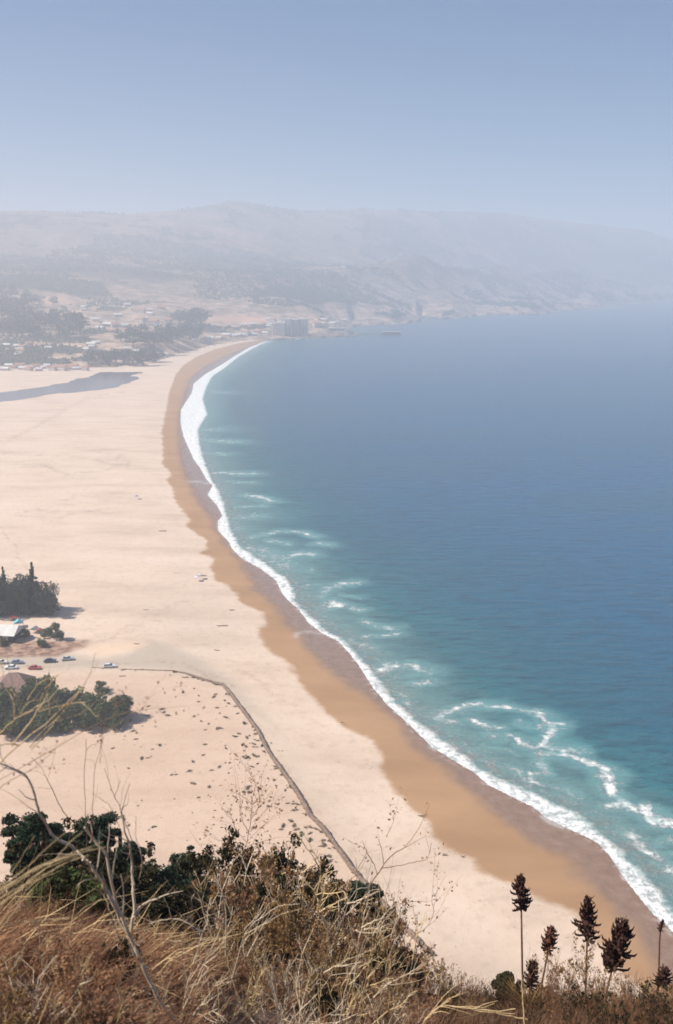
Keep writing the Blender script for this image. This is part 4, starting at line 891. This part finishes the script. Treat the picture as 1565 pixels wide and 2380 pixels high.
# --- traced bare branches, each standing at its own distance with real thickness
def c3(p): return [(a*.3853, 1272.9+b*.3853) for a, b in p]
def c4(p): return [(a*.3853, 1741.8+b*.3853) for a, b in p]
def c5(p): return [(535.9+a*.3853, 1741.8+b*.3853) for a, b in p]
def c6(p): return [(1004.9+a*.3579, 1942.8+b*.3579) for a, b in p]
def spline(P, n):
    P = np.array([tuple(q) for q in P]); s = np.insert(np.cumsum(np.linalg.norm(np.diff(P, axis=0), axis=1)), 0, 0); u = np.linspace(0, s[-1], n)
    q = np.stack([np.interp(u, s, P[:, k]) for k in range(3)], -1); q[1:-1] = (q[:-2]+2*q[1:-1]+q[2:])/4; return q
def traced(name, lab, cat, r, strokes, mat, foliage=None, fl_mat=None, sub=2.0, drift_r=.5, down=True):
    """strokes: (points, width px); first stroke carries the rest; its lower end is carried on to the ground"""
    P0 = [at_r(a, b_, r) for a, b_ in strokes[0][0]]; bx = P0[0] if P0[0].z < P0[-1].z else P0[-1]
    origin = Vector((bx.x, bx.y, sz(bx.x, bx.y))); root = empty(name, origin); tips = []
    for k, (pl, wpx) in enumerate(strokes):
        n = len(pl); dr = np.cumsum(rng.normal(size=n)*.06*drift_r*r/5) + (0 if k == 0 else rng.normal()*.10*r/5)
        pts = [at_r(a, b_, r+float(dr[i])) for i, (a, b_) in enumerate(pl)]
        if pts[0].z > pts[-1].z: pts = pts[::-1]
        if k == 0 and down: pts = [origin - Vector((0,0,.1)), origin.lerp(pts[0], .5)+Vector((.02,.03,0))] + pts
        q = spline(pts, max(8, 3*len(pts))) + rng.normal(size=(max(8, 3*len(pts)), 3))*.0015*r/4; q -= np.array(origin); rad = .5*wpx*r*1.2/F
        b = MB(); b.tube(q, np.linspace(rad, rad*.45, len(q)), 6)
        for j in range(int(sub*len(q)/6)):
            i = random.randint(len(q)//3, len(q)-1); dd = q[i]-q[i-1]; dd /= np.linalg.norm(dd); c = dd+perp(dd)*random.uniform(.4, 1.0); c /= np.linalg.norm(c)
            p2, _ = twig_path(q[i], c, r*random.uniform(.02, .06), 5, .15, .03); b.tube(p2, np.linspace(rad*.4, rad*.18, 5), 3); tips += [p2[-1], p2[2], p2[3]]
        b.build('branch', mat, root); tips += list(q[len(q)//2:])
    if foliage:
        tips = np.array(tips); n = foliage; c = tips[rng.integers(0, len(tips), n)] + rng.normal(size=(n, 3))*.004*r; nr = rng.normal(size=(n, 3)); a = np.cross(nr, rng.normal(size=(n, 3))); a /= np.linalg.norm(a, axis=1)[:, None]
        b2 = np.cross(a, nr); b2 /= np.linalg.norm(b2, axis=1)[:, None]; s = .0017*r*(.5+rng.random(n))[:, None]; lb_ = MB(); lb_.quads(np.stack([c-a*s, c-b2*s*.5, c+a*s, c+b2*s*.5], 1)); lb_.build('foliage', fl_mat or leaf_rs, root)
    tag(root, lab, cat); return root
traced('bare_tree', 'pale bare dead tree with two forked limbs above the dry grass', 'bare tree', 5.2, [
 (c4([(1060,1640),(950,1500),(860,1300),(790,1150),(735,1000),(700,930),(685,860),(660,720),(640,620),(590,570),(510,470)]), 11),
 (c4([(735,1000),(700,960),(640,850),(600,780),(545,690),(500,665)]), 11),
 (c4([(460,610),(430,570),(350,550),(310,510),(280,450),(240,390),(200,240),(180,180),(120,130),(0,80)]), 7),
 (c4([(545,690),(460,610)]), 8), (c4([(545,560),(560,500),(550,455)]), 3), (c4([(790,1090),(815,960),(805,850),(800,700),(790,600),(760,520),(735,380)]), 8),
 (c4([(810,1010),(850,945),(940,903)]), 8), (c4([(900,1050),(1000,1025),(1080,1020),(1150,1060),(1230,1110)]), 3), (c4([(660,1000),(655,930),(625,880),(610,860)]), 2.5), (c4([(840,790),(860,700),(850,600),(820,540),(820,400)]), 2)], pale, sub=1.2)
traced('bare_shrub', 'thin dark upright twigs in front of the flat topped pine', 'shrub', 4.6, [
 (c4([(760,1250),(690,1050),(600,860),(530,700),(520,400),(508,250),(515,120),(520,0),(520,-60)]), 2.4),(c4([(560,560),(560,400),(565,200),(575,100),(605,20),(610,-40)]), 1.6),(c4([(430,450),(400,400),(340,300),(290,180),(240,90),(190,45)]), 2),
 (c4([(800,560),(770,470),(740,400),(720,330),(690,280),(660,200),(630,110)]), 2),(c4([(690,280),(715,240),(725,170)]), 1.5),(c4([(735,360),(770,330),(778,290)]), 1.5),(c4([(745,520),(700,420),(660,330),(600,290)]), 1.5)], brown, sub=1.0)
traced('bare_shrub', 'pale arching bare stems rising from the left edge over the thicket', 'shrub', 3.6, [
 (c3([(-260,1560),(-80,1400),(40,1260),(100,1185),(210,1120),(320,1030),(400,950),(440,900),(500,850)]), 5),(c3([(-60,1160),(10,1110),(80,1040),(150,1000),(200,980)]), 4),(c3([(180,1200),(260,1100),(330,1050),(400,960),(460,900)]), 3),(c3([(70,1195),(150,1100),(220,1000),(255,900),(275,850),(350,770)]), 4),
 (c3([(90,1035),(85,930),(50,860),(20,840)]), 3.2),(c3([(140,960),(110,910),(60,850)]), 2.5),(c3([(150,960),(200,860),(260,800),(350,770)]), 2.6),(c3([(230,990),(300,970),(410,945),(520,930)]), 3),(c3([(300,1010),(290,900),(270,850)]), 2.4),(c3([(-20,1190),(60,1180),(120,1190)]), 3),
 (c3([(190,1215),(290,1110),(350,1030)]), 3),(c3([(120,1000),(170,930),(260,910)]), 2),(c3([(360,960),(330,920),(300,900)]), 2)], tan, sub=.8)
traced('bare_shrub', 'long thin dark twig reaching right from the left edge over the rough sand', 'shrub', 3.4, [
 (c3([(-300,1620),(-40,1420),(120,1330),(330,1215),(440,1140),(560,1080),(690,1010),(750,985),(840,998),(900,975),(925,965)]), 2.4),(c3([(-40,1480),(60,1400),(200,1340),(330,1215)]), 2),(c3([(605,1300),(612,1217),(622,1110),(648,1078)]), 1.6),(c3([(690,1010),(700,960),(698,900)]), 1.5),(c3([(840,998),(880,950),(890,900)]), 1.2)], mauve, 160, leaf_rs, sub=1.5)
traced('tall_grass', 'long pale straw stalks arching up from the left edge over the pines', 'grass clump', 3.0, [
 (c4([(-140,960),(20,860),(150,765),(330,665),(520,612),(640,590)]), 3.2),(c4([(-100,930),(20,840),(200,725),(400,645),(560,600)]), 2.6),(c4([(-80,960),(20,885),(180,800),(300,700),(420,560),(500,500)]), 2.4),(c4([(-60,1120),(30,1020),(100,925),(200,805),(370,690),(540,640)]), 2.4),
 (c4([(-80,880),(20,820),(130,740),(280,600),(400,495)]), 2.2),(c4([(-60,1070),(30,1050),(200,1035),(420,1022)]), 2.6),(c4([(-60,1150),(40,1040),(120,930),(200,840)]), 2.2),(c4([(-100,900),(60,810),(250,690),(450,625),(620,560)]), 2),(c4([(-60,1000),(80,880),(230,770),(380,700)]), 2),(c4([(60,760),(140,640),(210,520)]), 1.6),
 (c4([(-120,1010),(60,900),(200,760),(330,690),(470,650)]), 2)], tan, sub=.3)
traced('twig_sprig', 'tall leafy sprig standing above the bushes left of the wall', 'sprig', 9.5, [
 (c5([(60,760),(70,640),(100,560),(115,480),(125,400),(130,330),(125,280)]), 2.6),(c5([(110,500),(70,430),(55,350),(60,300)]), 1.6),(c5([(125,420),(165,370),(175,300),(170,230)]), 1.6),(c5([(100,560),(40,500),(10,420),(-10,360)]), 1.5),(c5([(70,640),(20,590),(-40,560)]), 1.5),(c5([(120,500),(160,420),(200,380)]), 1.4),(c5([(130,300),(150,220),(140,160)]), 1.2),(c5([(60,600),(180,560),(280,530)]), 1.3)], brown, 420, leaf_rs, sub=3.2)
traced('bare_shrub', 'forked dark twig standing against the sand above the dark round tree', 'shrub', 10, [
 (c5([(780,930),(820,870),(850,800),(900,720),(960,650),(1045,595)]), 4.2),(c5([(885,750),(865,690),(825,625),(795,550)]), 2.2),(c5([(750,745),(800,670),(825,610)]), 1.8),(c5([(925,685),(912,600),(892,540)]), 1.8),(c5([(900,725),(1000,702),(1080,688),(1150,672),(1190,660),(1208,600),(1215,565)]), 1.8),(c5([(940,530),(985,430),(980,380),(1020,375)]), 1.3),(c5([(690,830),(740,770),(790,750)]), 2)], brown, 90, leaf_rs, sub=1.0)
traced('bare_shrub', 'thin curved twig hooking over the sand right of the bushes', 'shrub', 11, [
 (c5([(1060,1190),(1110,1110),(1190,1082),(1222,1000),(1228,940),(1200,885),(1240,872)]), 2),(c5([(1110,1110),(1130,1050),(1125,980)]), 1.4),(c5([(1020,930),(1100,915),(1190,920)]), 1.2)], brown, 120, leaf_rs, sub=1.5)
traced('bare_shrub', 'pale forked dead stems in front of the dark round tree', 'shrub', 8.6, [
 (c5([(745,1420),(758,1290),(772,1150),(795,1060),(815,960)]), 5),(c5([(790,1075),(870,1030),(960,1005)]), 3.2),(c5([(760,1100),(830,1110),(960,1090)]), 3),(c5([(860,1130),(900,1040),(950,960),(930,870),(930,840)]), 3),(c5([(600,1060),(540,1010),(450,930),(380,830)]), 3),(c5([(700,1000),(770,930),(840,850)]), 2.6),(c5([(970,1130),(1000,1030),(1020,930)]), 3)], pale, sub=2.5)
traced('bare_shrub', 'pale crossing dead stems low in the middle of the tangle', 'shrub', 7.2, [
 (c5([(300,1640),(260,1480),(220,1360),(150,1250)]), 4.5),(c5([(660,1640),(690,1450),(740,1300)]), 4),(c5([(0,1420),(60,1200),(90,1080),(240,980)]), 3.5),(c5([(100,1250),(180,1100),(250,960)]), 3),(c5([(560,1350),(640,1300),(760,1310)]), 3),(c5([(860,1500),(970,1400),(1120,1330),(1160,1290)]), 3),(c5([(400,1600),(560,1440),(620,1330)]), 3),(c5([(580,1160),(590,1060),(560,1000)]), 2.6)], pale, sub=3)
traced('bare_shrub', 'straight pale stems crossing at the bottom left of the middle tangle', 'shrub', 5.8, [
 (c4([(1060,1680),(1180,1400),(1290,1180),(1340,1060)]), 4),(c4([(780,1360),(860,1450),(960,1560),(1050,1660)]), 3.2),(c4([(1170,1290),(1220,1120),(1250,1030)]), 3),(c4([(980,1440),(1050,1620)]), 3),(c4([(1100,1250),(1100,1150),(1060,1160)]), 3),(c4([(1360,1250),(1370,1000),(1330,800),(1310,640)]), 3),(c4([(1340,1060),(1280,950),(1180,900)]), 2.6),(c4([(1480,1250),(1460,1100),(1565,990)]), 2.6)], pale, sub=2)
traced('bare_shrub', 'pale curved stem lying along the bottom under the flower spikes', 'shrub', 7.5, [
 (c6([(-120,1300),(-40,1190),(20,1120),(70,1100),(180,1115),(330,1130),(430,1140),(540,1120)]), 4.5),(c6([(330,1130),(450,1160),(560,1180),(620,1195)]), 3),(c6([(600,1300),(600,1180),(585,1050),(582,900)]), 4.5),(c6([(70,1100),(150,1040),(190,1010)]), 3),(c6([(-40,1190),(100,1060),(240,1010)]), 2.5)], tan, sub=1.2)

# --- flower spikes
def spike(vx0, vy0, vx1, vy1, wpx, bx, by, r, lab, n=105, mat=dkbr):
    tp, bt = at_r(vx0, vy0, r), at_r(vx1, vy1, r+.05); lo = at_r(bx, by, r+.1); o_ = Vector((lo.x, lo.y, sz(lo.x, lo.y))); root = empty('flower_spike', o_)
    st = spline([Vector((0,0,-.1)), (lo-o_)*.5+Vector((rng.normal()*.02, 0, 0)), lo-o_, bt-o_, (bt-o_).lerp(tp-o_, .9)], 14); k = math.hypot(r, H-tp.z)/F; b = MB(); b.tube(st, np.linspace(4.2*k, 2.6*k, 14)*.5*1.3, 8); b.build('stem', brown, root)
    A_, B_ = np.array(bt-o_), np.array(tp-o_); ax = B_-A_; L = np.linalg.norm(ax); ax /= L; rw = wpx*.5*k; u = np.cross(ax, [0, 1, 0]); u /= np.linalg.norm(u); v = np.cross(ax, u); b = MB()
    ts = np.linspace(0, 1, 12); prof = np.sin(np.pi*np.clip(ts*.86+.1, 0, 1))**.7*rw*.34*(1+.25*np.cos(ts*40)); b.tube(A_+ax*ts[:, None]*L, prof+.004, 8)
    tiers = 9
    for i in range(n):
        tr = random.randrange(tiers)/tiers; f = min(1, tr+random.uniform(0, .05)); a = i*2.4+random.random(); rr = rw*(1.12-.62*f**1.6)*(.78+.22*math.cos(tr*40))*(.7 if f < .06 else 1)*random.choice((.6,.8,1,1,1.15,1.4))
        d = u*math.cos(a)+v*math.sin(a); c = A_+ax*L*f*.95; q = np.array([c+d*rr*.25, c+d*rr*.7+ax*L*.015, c+d*rr*1.0+ax*L*.05, c+d*rr*1.12+ax*L*.12]); b.tube(q, np.array([.09, .13, .09, .02])*rw, 4)
    for i in range(14): q = A_+ax*L*.9; b.tube(np.array([q, q+ax*L*.1+rng.normal(size=3)*.05*L, q+ax*L*.16+rng.normal(size=3)*.05*L]), np.array([.12,.09,.02])*rw, 4)
    b.build('flower_head', mat, root)
    b = MB()
    for i in range(34):
        a = random.random()*6.28; t_ = random.uniform(.5, 1.2); d = np.array([math.cos(a)*math.sin(t_), math.sin(a)*math.sin(t_), math.cos(t_)]); p_, _ = twig_path([0,0,0], d, .5, 6, .05, -.06); b.tube(p_, np.linspace(.014, .002, 6), 3)
    b.build('leaf_rosette', leaf_ol, root); tag(root, lab, 'plant', 'dark flower spikes at the lower right')
spike(1211,2040,1212,2112,44,1215,2300,14,'tallest dark flower spike with a ragged head on a long straight stem')
spike(1283,2158,1275,2208,38,1255,2310,13.5,'short reddish brown flower spike between the two long stemmed ones', 90, simple('russet_flower_head', (.07,.025,.018), (.14,.06,.035), 20, .9))
spike(1366,2094,1365,2184,46,1361,2300,14,'dark flower spike with a long head on a medium straight stem')
spike(1449,2143,1424,2250,56,1411,2300,13,'fattest dark flower head leaning right on a short stem', 150)
spike(1241,2236,1232,2294,34,1228,2330,13.2,'small dark flower head low beside the foot of the tallest spike', 110)
spike(1549,2252,1538,2288,34,1480,2345,12,'dark flower spike leaning far right at the right edge of the photo', 90)
spike(1541,2140,1534,2164,16,1530,2300,15,'tiny dark seed head on a thin stem near the surf at the right edge', 40)
# twig sticking out of the tallest head
# --- leafless pale bushes and more scrub at the left
dead = Pool([bush('dead_bush', ns=12, nc=5, ng=3, twig=pale, leaf=None, th=.013, tilt=1.0), bush('dead_bush', ns=10, nc=6, ng=3, twig=tan, leaf=None, th=.012, tilt=.8)])
for vx, vy, r, lab in [(250,2190,6.6,'leafless pale bush at the foot of the bare tree'),(345,2165,7.5,'leafless bush below the broad conifer'),(450,2190,7.6,'leafless pale bush below the conifer spires'),(560,2210,7.4,'leafless bush in front of the brown tangle below the sprig'),(690,2230,7.6,'leafless pale bush in the middle of the tangle'),
        (800,2240,7.8,'leafless bush in the tangle below the dark round tree'),(900,2290,8.2,'leafless bush at the right foot of the tangle'),(500,2300,6.2,'leafless pale bush at the bottom edge left of the middle'),(640,2310,6.4,'leafless bush at the bottom edge in the middle'),(330,2290,5.6,'leafless bush at the bottom edge in the dry grass'),(770,2325,6.8,'leafless bush at the bottom edge right of the middle'),(140,2220,5.2,'leafless bush low in the grass at the left')]:
    put(dead.get(), vx, vy, r, lab, 'bush', None, .9)
for vx, vy, r, k, lab in [(300,2230,7,1,'russet bush below the bare tree in the dry grass'),(365,2215,7.6,0,'olive brown bush between dry grass and tangle'),(200,2260,5.8,1,'russet bush in the middle of the dry grass'),(400,2300,6.6,2,'low brown bush at the bottom edge beside the dark bush'),(300,2150,8.6,3,'yellowish brown bush right of the bare tree foot'),(30,2120,7.6,3,'olive brown bush at the left edge above the dry grass'),(100,2110,8.2,0,'olive bush under the straw stalks at the left')]:
    put(bp.get(k), vx, vy, r, lab, 'bush', None, 1.0)
for vx, vy, r, k, lab in [(560,2030,14,0,'leafless pale bush against the sand left of the sprig foot'),(625,2015,14.5,1,'leafless straw coloured bush at the top of the tangle'),(700,2055,13.5,0,'leafless bush at the top of the tangle near the wall'),(770,2080,13,1,'leafless straw bush left of the dark round tree'),(510,2080,12,0,'leafless bush right of the conifer spires'),(930,2160,12,1,'leafless bush on the right edge of the tangle'),
    (60,2240,4.6,0,'leafless bush at the left edge in the dry grass'),(200,2300,4.6,1,'leafless straw bush at the bottom edge in the dry grass'),(420,2240,6.2,0,'leafless pale bush between grass and tangle'),(240,2130,8,0,'leafless bush in front of the dark pines')]:
    put(dead.get(k), vx, vy, r, lab, 'bush', None, .9)
for vx, vy, r, k, lab in [(130,2290,4.8,1,'russet bush low at the bottom left'),(40,2320,4.2,0,'olive brown bush at the bottom left corner'),(240,2330,4.8,2,'brown bush at the bottom edge left of the bare tree foot'),(90,2190,6,2,'brown twiggy bush in the grass at the left')]:
    put(bp.get(k), vx, vy, r, lab, 'bush', None, 1.1)
# --- thin plants at the lower right
tp_ = Pool([bush('thin_shrub', ns=16, nc=5, ng=3, twig=brown, leaf=leaf_rs, nleaf=1.0, th=.007, tilt=.5, curl=.05, ls=.022), bush('thin_shrub', ns=14, nc=5, ng=4, twig=mauve, leaf=leaf_ol, nleaf=1.8, th=.007, tilt=.6, curl=.04, ls=.024), bush('thin_shrub', ns=20, nc=4, ng=3, twig=brown, leaf=leaf_dg, nleaf=2.4, th=.008, tilt=.65, ls=.028)])
spots = [(1040,2245,13.5,1),(1075,2255,13,0),(1010,2240,14,1),(1110,2275,12.5,0),(1140,2290,12,2),(1205,2300,13.5,2),(1165,2300,12,2),(1300,2225,13,0),(1325,2205,13.5,1),(1290,2270,12,0),(1345,2280,12.5,2),(1385,2250,13,0),(1420,2275,12.5,1),(1450,2270,12,0),(1480,2265,13,0),(1510,2285,12,2),(1545,2290,12,0),(1580,2270,12.5,1),
         (1250,2320,10.5,2),(1330,2318,10.5,2),(1400,2312,10.5,2),(1470,2315,10.5,0),(1540,2318,10,2),(1180,2330,10,0),(1110,2322,10,1),(1050,2305,10.5,2),(1000,2290,11,0),(1600,2310,10,2),(1290,2335,9,0),(1440,2338,9,2)]
for i, (vx, vy, r, k) in enumerate(spots):
    l = ['thin feathery brown shrub', 'thin olive brown shrub', 'dark low twiggy shrub'][k] + (' left of the flower spikes' if vx < 1190 else ' between the flower spikes' if vx < 1460 else ' at the lower right corner')
    put(tp_.get(k), vx, vy, r, l, 'shrub', l.replace('shrub', 'shrubs'), .6)

# ------------------------------------------------------------------ haze
m = bpy.data.materials.new('haze_air'); m.use_nodes = True; t = m.node_tree; t.nodes.clear()
out = t.nodes.new('ShaderNodeOutputMaterial'); pv = t.nodes.new('ShaderNodeVolumePrincipled'); t.links.new(pv.outputs[0], out.inputs['Volume'])
pv.inputs['Color'].default_value = (.79, .86, .98, 1); pv.inputs['Density'].default_value = HAZE_DENSITY; pv.inputs['Anisotropy'].default_value = 0.05
b = MB(); b.box(-15500, 15500, -2600, 15500, -8, 520); hz = b.build('haze', m); tag(hz, 'pale sea haze over the bay', 'haze', kind='stuff')

# ------------------------------------------------------------------ labels: copies in small groups get their place in the row
bpy.context.view_layer.update()
from collections import defaultdict
ORD = 'first second third fourth fifth sixth seventh eighth ninth tenth eleventh twelfth thirteenth fourteenth fifteenth sixteenth seventeenth eighteenth nineteenth twentieth'.split()
gr = defaultdict(list)
for o in sc.objects:
    if o.parent is None and o.get('group') and o.get('label'): gr[o['label']].append(o)
for lab, os_ in gr.items():
    if 1 < len(os_) <= 20:
        os_.sort(key=lambda o: o.location.x/max(o.location.y, 1))
        for i, o in enumerate(os_): o['label'] = ORD[i] + ' from the left: ' + lab
